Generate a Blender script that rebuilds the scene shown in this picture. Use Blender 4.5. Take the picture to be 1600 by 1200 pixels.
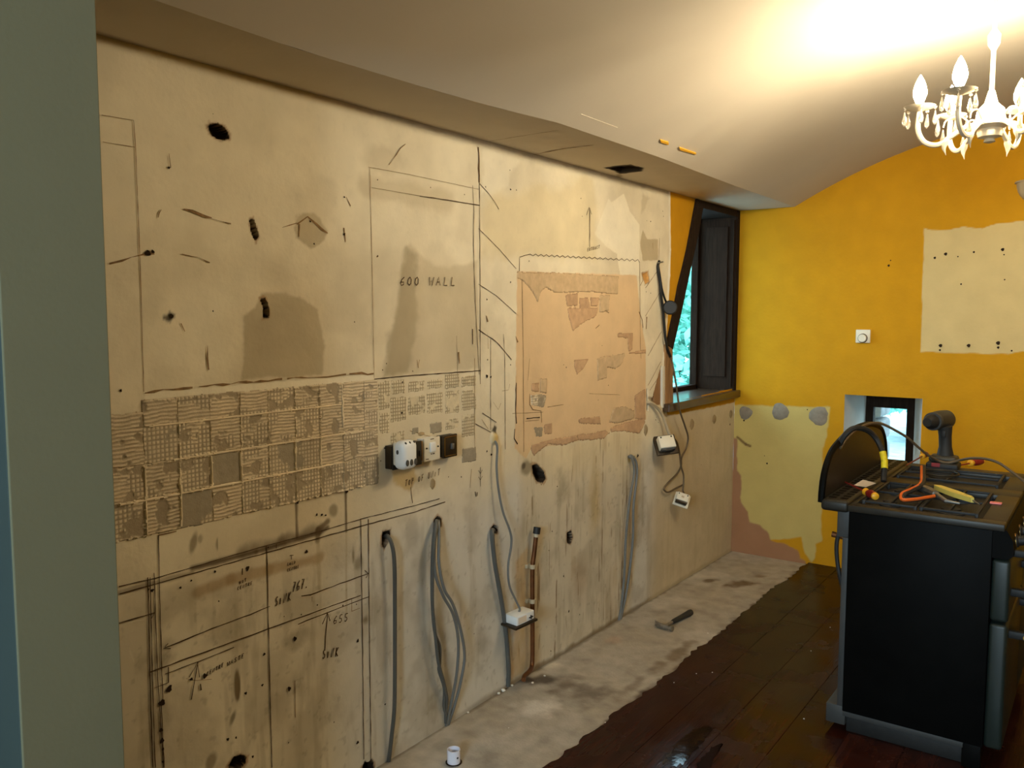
import bpy, bmesh, math, random
import numpy as np
from mathutils import Vector, Matrix
random.seed(7)
for o in list(bpy.data.objects): bpy.data.objects.remove(o)
scene = bpy.context.scene
COL = scene.collection

# ------------------------------------------------------------ camera
YAW, PITCH, ROLL, FPX = 0.62293, -0.08317, 0.00127, 1312.18
CAM = np.array([2.07546, 0.0, 1.62])
L, HS = 5.472, 2.305                      # end wall distance, soffit height
_cy, _sy = math.cos(YAW), math.sin(YAW)
_f = np.array([-_sy*math.cos(PITCH), _cy*math.cos(PITCH), math.sin(PITCH)])
_r = np.array([_cy, _sy, 0.0]); _u = np.cross(_r, _f)
_c, _s = math.cos(ROLL), math.sin(ROLL)
_r, _u = _c*_r+_s*_u, -_s*_r+_c*_u
cd = bpy.data.cameras.new('camera'); cam = bpy.data.objects.new('camera', cd); COL.objects.link(cam)
cd.sensor_width = 36.0; cd.lens = FPX/1600*36.0; cd.clip_start = 0.05; cd.clip_end = 200
cam.matrix_world = Matrix(((_r[0], _u[0], -_f[0], CAM[0]), (_r[1], _u[1], -_f[1], CAM[1]),
                           (_r[2], _u[2], -_f[2], CAM[2]), (0, 0, 0, 1)))
scene.camera = cam

# ------------------------------------------------------------ world, exposure
scene.view_settings.view_transform = 'Standard'; scene.view_settings.look = 'None'
scene.view_settings.gamma = 1.0; scene.view_settings.use_curve_mapping = False
scene.view_settings.exposure = -0.14
world = bpy.data.worlds.new('sky'); scene.world = world; world.use_nodes = True
bg = world.node_tree.nodes['Background']
bg.inputs[0].default_value = (0.60, 0.85, 1.0, 1); bg.inputs[1].default_value = 7.5
BULB_STRENGTH = 490.0
BULB_COLOUR = (1.0, 0.855, 0.61)

# daylight falling in through the glazing of the room behind the camera
dl = bpy.data.lights.new('rear_glazing_daylight', 'AREA'); dl.shape = 'RECTANGLE'; dl.size = 1.5; dl.size_y = 0.9
dl.energy = 230.0; dl.color = (0.66, 0.86, 1.0)
dlo = bpy.data.objects.new('rear_glazing_daylight', dl); COL.objects.link(dlo); dlo.location = (2.35, -3.28, 2.05); dlo.rotation_euler = (math.radians(90), 0, 0)

# ------------------------------------------------------------ photo -> place helpers
def ray(x, y): return _f*FPX + (x-800)*_r + (600-y)*_u
def hit(x, y, axis, val):
    d = ray(x, y); return CAM + d*((val-CAM[axis])/d[axis])
def W(x, y): h = hit(x, y, 0, 0.0); return (float(h[1]), float(h[2]))          # left wall (Y, Z)
def EW(x, y): h = hit(x, y, 1, L); return (float(h[0]), float(h[2]))           # end wall (X, Z)
def FL(x, y, z=0.0): h = hit(x, y, 2, z); return (float(h[0]), float(h[1]))    # floor (X, Y)
def WP(pts): return [W(*p) for p in pts]

def srgb(r, g, b):
    f = lambda c: c/12.92 if c <= 0.04045 else ((c+0.055)/1.055)**2.4
    return (f(r/255), f(g/255), f(b/255))

# ------------------------------------------------------------ materials
def mat(name, col, rough=0.6, metal=0.0, var=0.12, scale=12.0, bump=0.0, spec=0.5, attr=False, coat=0.0, bscale=None, vary_rough=0.0, stretch=None, objrand=0.0):
    m = bpy.data.materials.new(name); m.use_nodes = True
    nt = m.node_tree; n = nt.nodes; l = nt.links; b = n['Principled BSDF']
    b.inputs['Roughness'].default_value = rough; b.inputs['Metallic'].default_value = metal
    b.inputs['Specular IOR Level'].default_value = spec; b.inputs['Coat Weight'].default_value = coat
    tc = n.new('ShaderNodeNewGeometry'); src = tc.outputs['Position']
    mp = n.new('ShaderNodeMapping'); l.new(src, mp.inputs[0])
    if stretch: mp.inputs['Scale'].default_value = stretch
    nz = n.new('ShaderNodeTexNoise'); nz.inputs['Scale'].default_value = scale; nz.inputs['Detail'].default_value = 6
    l.new(mp.outputs[0], nz.inputs['Vector'])
    mr = n.new('ShaderNodeMapRange'); mr.inputs['To Min'].default_value = 1-var; mr.inputs['To Max'].default_value = 1+var
    mr.inputs['From Min'].default_value = 0.3; mr.inputs['From Max'].default_value = 0.7
    l.new(nz.outputs['Fac'], mr.inputs['Value'])
    vm = n.new('ShaderNodeVectorMath'); vm.operation = 'SCALE'
    if attr:
        a = n.new('ShaderNodeAttribute'); a.attribute_name = 'Col'; l.new(a.outputs['Color'], vm.inputs[0])
    else:
        vm.inputs[0].default_value = col
    l.new(mr.outputs[0], vm.inputs['Scale'])
    out = vm.outputs[0]
    if objrand:
        oi = n.new('ShaderNodeObjectInfo'); mr2 = n.new('ShaderNodeMapRange')
        mr2.inputs['To Min'].default_value = 1-objrand; mr2.inputs['To Max'].default_value = 1+objrand
        l.new(oi.outputs['Random'], mr2.inputs['Value'])
        v2 = n.new('ShaderNodeVectorMath'); v2.operation = 'SCALE'; l.new(out, v2.inputs[0]); l.new(mr2.outputs[0], v2.inputs['Scale']); out = v2.outputs[0]
    l.new(out, b.inputs['Base Color'])
    if vary_rough:
        n2 = n.new('ShaderNodeTexNoise'); n2.inputs['Scale'].default_value = 5.0; n2.inputs['Detail'].default_value = 8
        l.new(src, n2.inputs['Vector'])
        mr3 = n.new('ShaderNodeMapRange'); mr3.inputs['From Min'].default_value = 0.38; mr3.inputs['From Max'].default_value = 0.62
        mr3.inputs['To Min'].default_value = max(0.05, rough-vary_rough); mr3.inputs['To Max'].default_value = min(1, rough+vary_rough)
        l.new(n2.outputs['Fac'], mr3.inputs['Value']); l.new(mr3.outputs[0], b.inputs['Roughness'])
    if bump:
        nb = n.new('ShaderNodeTexNoise'); nb.inputs['Scale'].default_value = bscale or scale*6; nb.inputs['Detail'].default_value = 5
        l.new(mp.outputs[0], nb.inputs['Vector'])
        bp = n.new('ShaderNodeBump'); bp.inputs['Strength'].default_value = bump; bp.inputs['Distance'].default_value = 0.01
        l.new(nb.outputs['Fac'], bp.inputs['Height']); l.new(bp.outputs[0], b.inputs['Normal'])
    return m
M = {}
M['wall'] = mat('painted_plaster', (1, 1, 1), 0.85, var=0.05, scale=9, bump=0.10, bscale=60, attr=True, spec=0.25)
M['adhesive'] = mat('tile_adhesive', (1, 1, 1), 0.9, var=0.08, scale=30, bump=0.15, bscale=200, attr=True, spec=0.2)
M['concrete'] = mat('concrete', (1, 1, 1), 0.85, var=0.14, scale=14, bump=0.25, bscale=90, attr=True, spec=0.25)
M['ceiling'] = mat('ceiling_emulsion', srgb(196, 186, 168), 0.9, var=0.025, scale=3, bump=0.05, bscale=30, spec=0.2)
M['soffit'] = mat('soffit_emulsion', (1, 1, 1), 0.9, var=0.03, scale=6, bump=0.08, bscale=40, attr=True, spec=0.2)
M['filler'] = mat('white_filler', srgb(232, 224, 205), 0.9, var=0.03)
M['teal'] = mat('teal_paint', srgb(52, 66, 64), 0.8, var=0.05, scale=5)
M['green'] = mat('grey_green_paint', srgb(112, 111, 88), 0.8, var=0.03, scale=5, bump=0.06, bscale=80, spec=0.3)
M['cream_far'] = mat('ochre_paint', srgb(170, 130, 50), 0.85, var=0.04)
M['timber'] = mat('dark_timber', srgb(40, 28, 19), 0.9, spec=0.15, var=0.3, scale=16, bump=0.15, stretch=(6, 6, 0.6))
M['timber_raw'] = mat('raw_timber', srgb(150, 112, 72), 0.8, var=0.25, scale=18, bump=0.2, stretch=(6, 6, 0.6))
M['sill'] = mat('varnished_sill', srgb(72, 54, 40), 0.28, var=0.25, scale=14, stretch=(6, 0.6, 6), coat=0.3)
M['plank'] = mat('dark_floorboard', srgb(50, 23, 15), 0.2, var=0.35, scale=10, bump=0.05, bscale=30, stretch=(5, 0.5, 5), vary_rough=0.13, objrand=0.2, spec=0.12)
M['pencil'] = mat('pencil_mark', srgb(84, 66, 48), 0.9, var=0.4, scale=60, spec=0.1)
M['pencil_faint'] = mat('faint_pencil_mark', srgb(150, 128, 96), 0.9, var=0.25, scale=60, spec=0.1)
M['crack'] = mat('plaster_crack', srgb(140, 112, 78), 0.95, var=0.35, scale=60, spec=0.1)
M['hole'] = mat('screw_hole_dark', srgb(48, 36, 26), 0.95, var=0.3, spec=0.1)  # flat dark tone of the hole, speck and rim discs
M['dab'] = mat('grey_adhesive_dab', srgb(138, 128, 112), 0.95, var=0.12, scale=40, bump=0.3)
M['dab2'] = mat('tan_adhesive_dab', srgb(160, 140, 105), 0.95, var=0.1, scale=40, bump=0.3)
M['yellow_paint'] = mat('yellow_paint_chip', srgb(226, 168, 40), 0.7)
M['black'] = mat('black_enamel', srgb(11, 11, 10), 0.5, var=0.2, spec=0.06)
M['blackmatt'] = mat('matt_black_iron', srgb(30, 29, 27), 0.6, var=0.25, scale=40, bump=0.1)
M['hob'] = mat('brown_black_hob_plate', srgb(44, 40, 32), 0.45, var=0.2, scale=20, metal=0.2)
M['galv'] = mat('grey_galvanised_steel', srgb(66, 66, 64), 0.6, metal=0.2, var=0.12)
M['doorgreen'] = mat('dark_green_enamel', srgb(30, 39, 34), 0.45, var=0.1)
M['brass'] = mat('old_brass', srgb(176, 138, 72), 0.35, metal=0.9, var=0.15)
M['copper'] = mat('tarnished_copper', srgb(112, 70, 38), 0.45, metal=0.6, var=0.3, scale=25)
M['cable'] = mat('grey_cable_sheath', srgb(112, 112, 108), 0.5, var=0.08)
M['cable_dk'] = mat('dark_grey_cable_sheath', srgb(88, 88, 84), 0.5, var=0.08)
M['cable_br'] = mat('dusty_brown_wire', srgb(96, 80, 58), 0.55, var=0.15)
M['cable_bk'] = mat('black_wire', srgb(17, 16, 14), 0.55, var=0.15)
M['white'] = mat('white_plastic', srgb(236, 236, 232), 0.35, var=0.02)
M['ivory'] = mat('ivory_plastic', srgb(226, 218, 196), 0.45, var=0.04)
M['vent'] = mat('dark_vent_mesh', srgb(74, 70, 62), 0.7, var=0.3, scale=200)
M['brownplate'] = mat('brown_metal_plate', srgb(58, 46, 30), 0.4, metal=0.4, var=0.15)
M['pipewhite'] = mat('white_waste_pipe', srgb(226, 226, 238), 0.4, var=0.02)
M['steel'] = mat('worn_steel', srgb(150, 148, 142), 0.38, metal=0.85, var=0.2, scale=60)
M['rubber'] = mat('black_rubber_grip', srgb(38, 37, 34), 0.65, var=0.1)
M['red'] = mat('dark_red_grip', srgb(134, 30, 26), 0.4, var=0.08)
M['yel'] = mat('yellow_grip', srgb(240, 176, 40), 0.4, var=0.06)
M['orange'] = mat('orange_grip', srgb(226, 104, 34), 0.45, var=0.06)
M['tester'] = mat('pale_yellow_plastic', srgb(226, 206, 104), 0.45, var=0.05)
M['tape'] = mat('yellow_tape', srgb(238, 214, 40), 0.5, var=0.12, scale=80)
M['pink'] = mat('pink_putty', srgb(240, 136, 132), 0.6, var=0.05)
M['paper'] = mat('white_paper', srgb(222, 204, 180), 0.8, var=0.05)
M['drill'] = mat('drill_housing', srgb(52, 50, 42), 0.5, var=0.12)
M['chand'] = mat('cream_metal', srgb(228, 212, 180), 0.45, metal=0.1, var=0.08)
M['plaster_lamp'] = mat('plaster_uplighter', srgb(176, 158, 124), 0.8, var=0.05)
M['winwhite'] = mat('white_reveal', srgb(206, 204, 196), 0.8, var=0.04, bump=0.06)
M['stone'] = mat('grey_stone', srgb(120, 122, 122), 0.9, var=0.35, scale=9, bump=0.6, bscale=25, objrand=0.2)
M['leaf'] = mat('bush_leaves', srgb(150, 224, 208), 0.6, var=0.3, scale=3)
M['bark'] = mat('bark', srgb(80, 66, 52), 0.9, var=0.3)
M['bounce_ground'] = mat('pale_bounce_ground', srgb(158, 172, 176), 0.9, var=0.25, scale=6)  # yard ground lightened so that daylight bounces up to the soffit
M['crumb'] = mat('plaster_crumb', srgb(232, 228, 216), 0.95, var=0.05)
M['clipgrey'] = mat('pale_pipe_clip', srgb(188, 170, 138), 0.6, var=0.06)

def glass_mat(name, tint):
    m = bpy.data.materials.new(name); m.use_nodes = True; nt = m.node_tree; n = nt.nodes; l = nt.links
    for x in list(n):
        if x.type != 'OUTPUT_MATERIAL': n.remove(x)
    t = n.new('ShaderNodeBsdfTransparent'); t.inputs[0].default_value = (*tint, 1)
    g = n.new('ShaderNodeBsdfGlossy'); g.inputs['Roughness'].default_value = 0.03
    mx = n.new('ShaderNodeMixShader'); mx.inputs[0].default_value = 0.06; l.new(t.outputs[0], mx.inputs[1]); l.new(g.outputs[0], mx.inputs[2])
    l.new(mx.outputs[0], n['Material Output'].inputs['Surface']); return m
M['glass'] = glass_mat('window_glass', (0.93, 0.97, 0.97))
mg = bpy.data.materials.new('crystal'); mg.use_nodes = True
b_ = mg.node_tree.nodes['Principled BSDF']; b_.inputs['Base Color'].default_value = (0.97, 0.93, 0.85, 1); b_.inputs['Roughness'].default_value = 0.06
b_.inputs['Transmission Weight'].default_value = 0.85; b_.inputs['IOR'].default_value = 1.5
M['crystal'] = mg
me_ = bpy.data.materials.new('lit_bulb'); me_.use_nodes = True
b_ = me_.node_tree.nodes['Principled BSDF']; b_.inputs['Base Color'].default_value = (0.9, 0.85, 0.7, 1)
b_.inputs['Emission Color'].default_value = (*BULB_COLOUR, 1); b_.inputs['Emission Strength'].default_value = BULB_STRENGTH
M['bulb'] = me_

# ------------------------------------------------------------ mesh helpers
class MB:
    """collects shapes; build() links them as one mesh object"""
    def __init__(s): s.v = []; s.f = []
    def add(s, vs, fs, mt=None):
        k = len(s.v)
        for p in vs:
            p = Vector(p)
            s.v.append(tuple(mt @ p) if mt is not None else tuple(p))
        s.f += [tuple(i+k for i in q) for q in fs]
        return s
    def box(s, lo, hi, bev=0.0, mt=None, seg=2):
        bm = bmesh.new(); bmesh.ops.create_cube(bm, size=1.0)
        c = [(a+b)/2 for a, b in zip(lo, hi)]; d = [abs(b-a) for a, b in zip(lo, hi)]
        for v in bm.verts: v.co = Vector((c[i]+v.co[i]*d[i] for i in range(3)))
        if bev > 0: bmesh.ops.bevel(bm, geom=list(bm.edges), offset=min(bev, min(d)*0.48), segments=seg, affect='EDGES', profile=0.5)
        bm.verts.index_update(); s.add([v.co for v in bm.verts], [[v.index for v in f.verts] for f in bm.faces], mt); bm.free(); return s
    def tube(s, pts, r, n=8, cap=True, mt=None):
        pts = [Vector(p) for p in pts]; rs = r if hasattr(r, '__len__') else [r]*len(pts)
        t0 = (pts[1]-pts[0]).normalized()
        up = Vector((0, 0, 1)) if abs(t0.z) < 0.9 else Vector((1, 0, 0))
        a = t0.cross(up).normalized(); vs = []; fs = []
        for i, p in enumerate(pts):
            t = (pts[min(i+1, len(pts)-1)]-pts[max(i-1, 0)]).normalized()
            a = (a-t*a.dot(t)); a = a.normalized() if a.length > 1e-6 else t.orthogonal().normalized()
            b = t.cross(a)
            for k in range(n):
                w = 2*math.pi*k/n; vs.append(p+(a*math.cos(w)+b*math.sin(w))*rs[i])
        for i in range(len(pts)-1):
            for k in range(n): fs.append((i*n+k, i*n+(k+1) % n, (i+1)*n+(k+1) % n, (i+1)*n+k))
        if cap:
            fs.append(tuple(range(n-1, -1, -1))); q = (len(pts)-1)*n; fs.append(tuple(q+k for k in range(n)))
        return s.add(vs, fs, mt)
    def lathe(s, prof, n=16, mt=None):
        vs = []; fs = []
        for r, z in prof:
            for k in range(n):
                w = 2*math.pi*k/n; vs.append((max(r, 1e-4)*math.cos(w), max(r, 1e-4)*math.sin(w), z))
        for i in range(len(prof)-1):
            for k in range(n): fs.append((i*n+k, i*n+(k+1) % n, (i+1)*n+(k+1) % n, (i+1)*n+k))
        fs.append(tuple(range(n-1, -1, -1))); q = (len(prof)-1)*n; fs.append(tuple(q+k for k in range(n)))
        return s.add(vs, fs, mt)
    def prism(s, poly, axis, a0, a1, mt=None):
        """poly in the two other axes (in order), extruded along axis from a0 to a1"""
        n = len(poly); vs = []
        for a in (a0, a1):
            for q in poly:
                p = list(q); p.insert(axis, a); vs.append(p)
        fs = [tuple(range(n-1, -1, -1)), tuple(range(n, 2*n))]+[(i, (i+1) % n, n+(i+1) % n, n+i) for i in range(n)]
        return s.add(vs, fs, mt)
    def build(s, name, m, parent=None, smooth=False, loc=None):
        me = bpy.data.meshes.new(name)
        vs = s.v
        if loc is not None and parent is None: vs = [tuple(Vector(p)-Vector(loc)) for p in vs]
        me.from_pydata(vs, [], s.f); me.update()
        bm = bmesh.new(); bm.from_mesh(me); bmesh.ops.recalc_face_normals(bm, faces=bm.faces); bm.to_mesh(me); bm.free()
        return link(name, me, m, parent, smooth, loc)
def link(name, me, m, parent=None, smooth=False, loc=None):
    if m is not None: me.materials.append(m)
    if smooth:
        me.polygons.foreach_set('use_smooth', [True]*len(me.polygons))
        try: me.set_sharp_from_angle(angle=math.radians(38))
        except Exception: pass
    o = bpy.data.objects.new(name, me); COL.objects.link(o)
    if loc is not None: o.location = loc
    if parent is not None:
        o.parent = parent; o.matrix_parent_inverse = Matrix.Translation(parent.location).inverted() if parent.rotation_euler == Vector((0,0,0)) or True else Matrix()
    return o
def empty(name, loc, label, cat, group=None):
    o = bpy.data.objects.new(name, None); o.empty_display_size = 0.05; COL.objects.link(o); o.location = loc
    return tag(o, label, cat, group)
def tag(o, label, cat, group=None):
    o['label'] = label; o['category'] = cat
    if group: o['group'] = group
    return o
def struct(o, label=None):
    o['kind'] = 'structure'
    if label: o['label'] = label
    return o
def spline(pts, per=8):
    P = [np.array(p, float) for p in pts]; P = [2*P[0]-P[1]]+P+[2*P[-1]-P[-2]]; out = []
    for i in range(1, len(P)-2):
        for k in range(per):
            t = k/per
            out.append(0.5*((2*P[i])+(-P[i-1]+P[i+1])*t+(2*P[i-1]-5*P[i]+4*P[i+1]-P[i+2])*t*t+(-P[i-1]+3*P[i]-3*P[i+1]+P[i+2])*t**3))
    out.append(P[-2]); return [tuple(p) for p in out]
def grid_mesh(name, P, C, keep=None):
    """P: (n,m,3) points, C: (n,m,3) colours; keep: (n-1,m-1) faces kept"""
    n, m = P.shape[:2]; idx = np.arange(n*m).reshape(n, m)
    F = np.stack([idx[:-1, :-1], idx[1:, :-1], idx[1:, 1:], idx[:-1, 1:]], -1).reshape(-1, 4)
    if keep is not None: F = F[keep.reshape(-1)]
    V = P.reshape(-1, 3); Cc = C.reshape(-1, 3)
    used = np.unique(F); mp = np.full(n*m, -1); mp[used] = np.arange(len(used)); F = mp[F]; V = V[used]; Cc = Cc[used]
    me = bpy.data.meshes.new(name)
    me.vertices.add(len(V)); me.vertices.foreach_set('co', V.astype(np.float32).ravel())
    me.loops.add(len(F)*4); me.loops.foreach_set('vertex_index', F.astype(np.int32).ravel())
    me.polygons.add(len(F)); me.polygons.foreach_set('loop_start', np.arange(0, len(F)*4, 4, dtype=np.int32))
    me.update(calc_edges=True)
    a = me.color_attributes.new('Col', 'FLOAT_COLOR', 'POINT')
    a.data.foreach_set('color', np.concatenate([Cc, np.ones((len(Cc), 1))], 1).astype(np.float32).ravel())
    return me
_tab = np.random.RandomState(3).rand(8, 256, 256)
def noise(a, b, freq, seed=0):
    t = _tab[seed % 8]; x = a*freq+seed*17.3; y = b*freq+seed*5.7
    i = np.floor(x).astype(int); j = np.floor(y).astype(int); fx = x-i; fy = y-j
    fx = fx*fx*(3-2*fx); fy = fy*fy*(3-2*fy); i0 = i % 256; i1 = (i+1) % 256; j0 = j % 256; j1 = (j+1) % 256
    return (t[i0, j0]*(1-fx)+t[i1, j0]*fx)*(1-fy)+(t[i0, j1]*(1-fx)+t[i1, j1]*fx)*fy
def fbm(a, b, freq, seed=0, oc=4):
    s = 0; w = 0.5
    for k in range(oc): s = s+w*noise(a, b, freq*2**k, seed+k); w *= 0.5
    return s/(1-0.5**oc)
def sdf(a, b, poly):
    """signed distance, positive inside"""
    ins = np.zeros(a.shape, bool); d = np.full(a.shape, 1e9); n = len(poly)
    for i in range(n):
        x0, y0 = poly[i]; x1, y1 = poly[(i+1) % n]
        if y0 != y1:
            c = ((y0 > b) != (y1 > b)) & (a < (x1-x0)*(b-y0)/(y1-y0)+x0); ins ^= c
        ex, ey = x1-x0, y1-y0; t = np.clip(((a-x0)*ex+(b-y0)*ey)/(ex*ex+ey*ey+1e-12), 0, 1)
        d = np.minimum(d, np.hypot(a-x0-t*ex, b-y0-t*ey))
    return np.where(ins, d, -d)
def segd(a, b, p, q):
    ex, ey = q[0]-p[0], q[1]-p[1]; t = np.clip(((a-p[0])*ex+(b-p[1])*ey)/(ex*ex+ey*ey+1e-12), 0, 1)
    return np.hypot(a-p[0]-t*ex, b-p[1]-t*ey)
def sm(x, a, b): t = np.clip((x-a)/(b-a), 0, 1); return t*t*(3-2*t)
class Canvas:
    def __init__(s, A, B, col):
        s.A, s.B = A, B; s.C = np.empty(A.shape+(3,)); s.C[:] = col; s.H = np.zeros(A.shape)
    def mix(s, m, col): s.C += m[..., None]*(np.array(col)-s.C)
    def win(s, poly, pad):
        xs = [p[0] for p in poly]; ys = [p[1] for p in poly]
        i = np.where((s.A[:, 0] > min(xs)-pad) & (s.A[:, 0] < max(xs)+pad))[0]; j = np.where((s.B[0] > min(ys)-pad) & (s.B[0] < max(ys)+pad))[0]
        if len(i) == 0 or len(j) == 0: return None
        return (slice(i[0], i[-1]+1), slice(j[0], j[-1]+1))
    def poly(s, poly, col, soft=0.008, rag=0.012, freq=25, alpha=1.0, h=None, seed=0, nz=0.0):
        w = s.win(poly, soft*2+rag*2+0.01)
        if w is None: return
        a, b = s.A[w], s.B[w]; d = sdf(a, b, poly)+(fbm(a, b, freq, seed)-0.5)*2*rag
        m = sm(d, -soft/2, soft/2)*alpha
        if nz: m = m*np.clip(1-nz+2*nz*fbm(a, b, 14, seed+2), 0, 1)
        s.C[w] += m[..., None]*(np.array(col)-s.C[w])
        if h is not None: s.H[w] = s.H[w]*(1-m)+h*m
    def blob(s, c, ra, rb, col, alpha=1.0, soft=0.5, rag=0.3, seed=0, rot=0.0, h=None, freq=20):
        R = max(ra, rb)*1.8
        w = s.win([(c[0]-R, c[1]-R), (c[0]+R, c[1]+R)], 0.005)
        if w is None: return
        a, b = s.A[w]-c[0], s.B[w]-c[1]; ca, sa = math.cos(rot), math.sin(rot)
        r = np.hypot((a*ca+b*sa)/ra, (-a*sa+b*ca)/rb)+(fbm(s.A[w], s.B[w], freq, seed)-0.5)*2*rag
        m = (1-sm(r, 1-soft, 1+soft*0.3))*alpha
        s.C[w] += m[..., None]*(np.array(col)-s.C[w])
        if h is not None: s.H[w] += h*m
    def line(s, pts, wd, col, alpha=1.0, soft=0.6, rag=0.4, seed=0, h=None):
        for p, q in zip(pts[:-1], pts[1:]):
            w = s.win([p, q], wd*2.5+0.01)
            if w is None: continue
            a, b = s.A[w], s.B[w]; d = segd(a, b, p, q)/wd+(fbm(a, b, 22, seed)-0.5)*2*rag
            m = (1-sm(d, 1-soft, 1+soft*0.4))*alpha
            s.C[w] += m[..., None]*(np.array(col)-s.C[w])
            if h is not None: s.H[w] = s.H[w]*(1-m)+h*m

# ============================================================ LEFT WALL
CREAM = np.array(srgb(231, 219, 190)); GREYT = np.array(srgb(176, 160, 128)); PINK = np.array(srgb(220, 190, 148))
PLAST = np.array(srgb(196, 178, 142)); YELLOW = np.array(srgb(196, 141, 14)); DARK = np.array(srgb(52, 40, 28))
BROWN = np.array(srgb(150, 112, 72)); PALE = np.array(srgb(236, 226, 200)); ADH = np.array(srgb(196, 178, 148)); ADHL = np.array(srgb(220, 204, 174)); ADHD = np.array(srgb(164, 149, 124))
SHELL = np.array(srgb(194, 160, 124))
ys = [0.66]
while ys[-1] < L: ys.append(ys[-1]+0.0038+0.0008*max(0, ys[-1]-1.2))
ys = np.array(ys); ys[-1] = L
zs = np.linspace(-0.03, HS+0.03, 512)
A, B = np.meshgrid(ys, zs, indexing='ij')
cv = Canvas(A, B, CREAM)
# overall unevenness of old paint: patchy, pale grey daylight painted in low down
g = fbm(A, B, 1.6, 1); cv.mix(0.35*sm(g, 0.45, 0.75), GREYT)
g = fbm(A, B, 5, 3); cv.mix(0.18*sm(g, 0.5, 0.75), GREYT*0.9)
cv.mix((0.25+0.5*sm(A+0.15*fbm(A, B, 2, 7), 1.7, 2.2))*sm(0.98-B+0.2*(fbm(A, B, 3, 4)-0.5), 0, 0.25)*np.clip(1-sm(A, 4.2, 4.5), 0, 1), np.array(srgb(206, 204, 196)))  # grey daylight falling past the jamb, mixed into the wall colour
cv.H += (fbm(A, B, 3, 2)-0.5)*0.004+(fbm(A, B, 40, 5)-0.5)*0.0006
# worn patches with outlines of their own
cv.poly(WP([(380, 592), (381, 494), (400, 481), (410, 459), (447, 455), (497, 481), (500, 509), (506, 531), (503, 587)]), GREYT*0.93, 0.012, 0.01, 30, 0.75, seed=1)
cv.poly(WP([(600, 588), (610, 545), (618, 505), (622, 455), (627, 415), (632, 385), (640, 380), (662, 403), (685, 418), (710, 416), (745, 408), (748, 576)]), GREYT*1.12, 0.02, 0.012, 20, 0.5, seed=2)
cv.poly(WP([(600, 588), (606, 520), (620, 490), (625, 430), (634, 385), (650, 400), (652, 470), (648, 530), (640, 585)]), GREYT*0.8, 0.03, 0.02, 20, 0.7, seed=3)
cv.poly(WP([(753, 226), (800, 238), (812, 250), (797, 270), (795, 292), (760, 303), (752, 302)]), PALE, 0.02, 0.02, 20, 0.8)
cv.poly(WP([(929, 365), (951, 311), (956, 316), (975, 302), (984, 330), (999, 351), (999, 431), (969, 430), (964, 397), (945, 383)]), PALE, 0.004, 0.004, 30, 0.9)
cv.poly(WP([(1000, 379), (1004, 358), (1011, 374), (1028, 374), (1028, 407), (1004, 407)]), GREYT*1.05, 0.006, 0.006, 30, 0.9)
cv.poly(WP([(1000, 340), (1004, 300), (1015, 310), (1005, 330)]), GREYT*1.1, 0.02, 0.02, 20, 0.5)
cv.poly(WP([(752, 300), (815, 300), (925, 280), (935, 360), (930, 400), (812, 400), (752, 400)]), np.array(srgb(214, 196, 152)), 0.06, 0.05, 8, 0.6, seed=4)
cv.poly(WP([(460, 335), (490, 333), (512, 360), (510, 378), (485, 388), (462, 372)]), GREYT*1.05, 0.01, 0.012, 30, 0.75, seed=5)
cv.line(WP([(575, 290), (700, 315)]), 0.05, GREYT*1.08, 0.45, seed=6)
cv.blob(W(600, 250), 0.12, 0.06, GREYT, 0.4, seed=2); cv.blob(W(640, 480), 0.10, 0.2, GREYT, 0.25, seed=4)
cv.blob(W(430, 520), 0.12, 0.10, GREYT*0.85, 0.25, seed=4)
# pink plaster field and the stripped zones
pinkp = WP([(808, 424), (995, 430), (1001, 500), (1009, 543), (1009, 655), (960, 672), (900, 690), (828, 703), (822, 716), (815, 712), (804, 700), (806, 580)])
cv.poly(pinkp, PINK, 0.006, 0.006, 30, 1.0, h=0.0005, seed=1)
cv.poly(WP([(830, 440), (990, 440), (1000, 640), (840, 690)]), PINK*1.06, 0.15, 0.05, 6, 0.4, seed=6, nz=0.5)
# stained lower plaster with long drips
m = sm(sdf(A, B, WP([(812, 705), (1005, 660), (985, 975), (900, 1010), (838, 1045), (800, 1070), (812, 800)])), -0.03, 0.05)
dr = fbm(A*26, B*1.3, 1.0, 2); dr2 = fbm(A*70, B*2.0, 1.0, 5)
cv.mix(m*0.4, np.array(srgb(204, 182, 132))); br = sm(fbm(A, B, 4, 6), 0.4, 0.65); cv.mix(m*sm(dr, 0.5, 0.72)*0.32*br, np.array(srgb(168, 132, 76))); cv.mix(m*sm(dr2, 0.64, 0.76)*sm(fbm(A*3, B, 9, 3), 0.5, 0.6)*0.8, np.array(srgb(120, 88, 48)))
cv.poly(WP([(800, 1062), (806, 880), (826, 850), (832, 870), (832, 1040)]), np.array(srgb(196, 156, 92)), 0.03, 0.02, 20, 0.55, seed=3, nz=0.4)
cv.blob(W(905, 905), 0.10, 0.14, BROWN, 0.4, seed=3, soft=0.9); cv.blob(W(930, 780), 0.07, 0.22, np.array(srgb(190, 160, 96)), 0.6, seed=4, soft=0.9)
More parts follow.
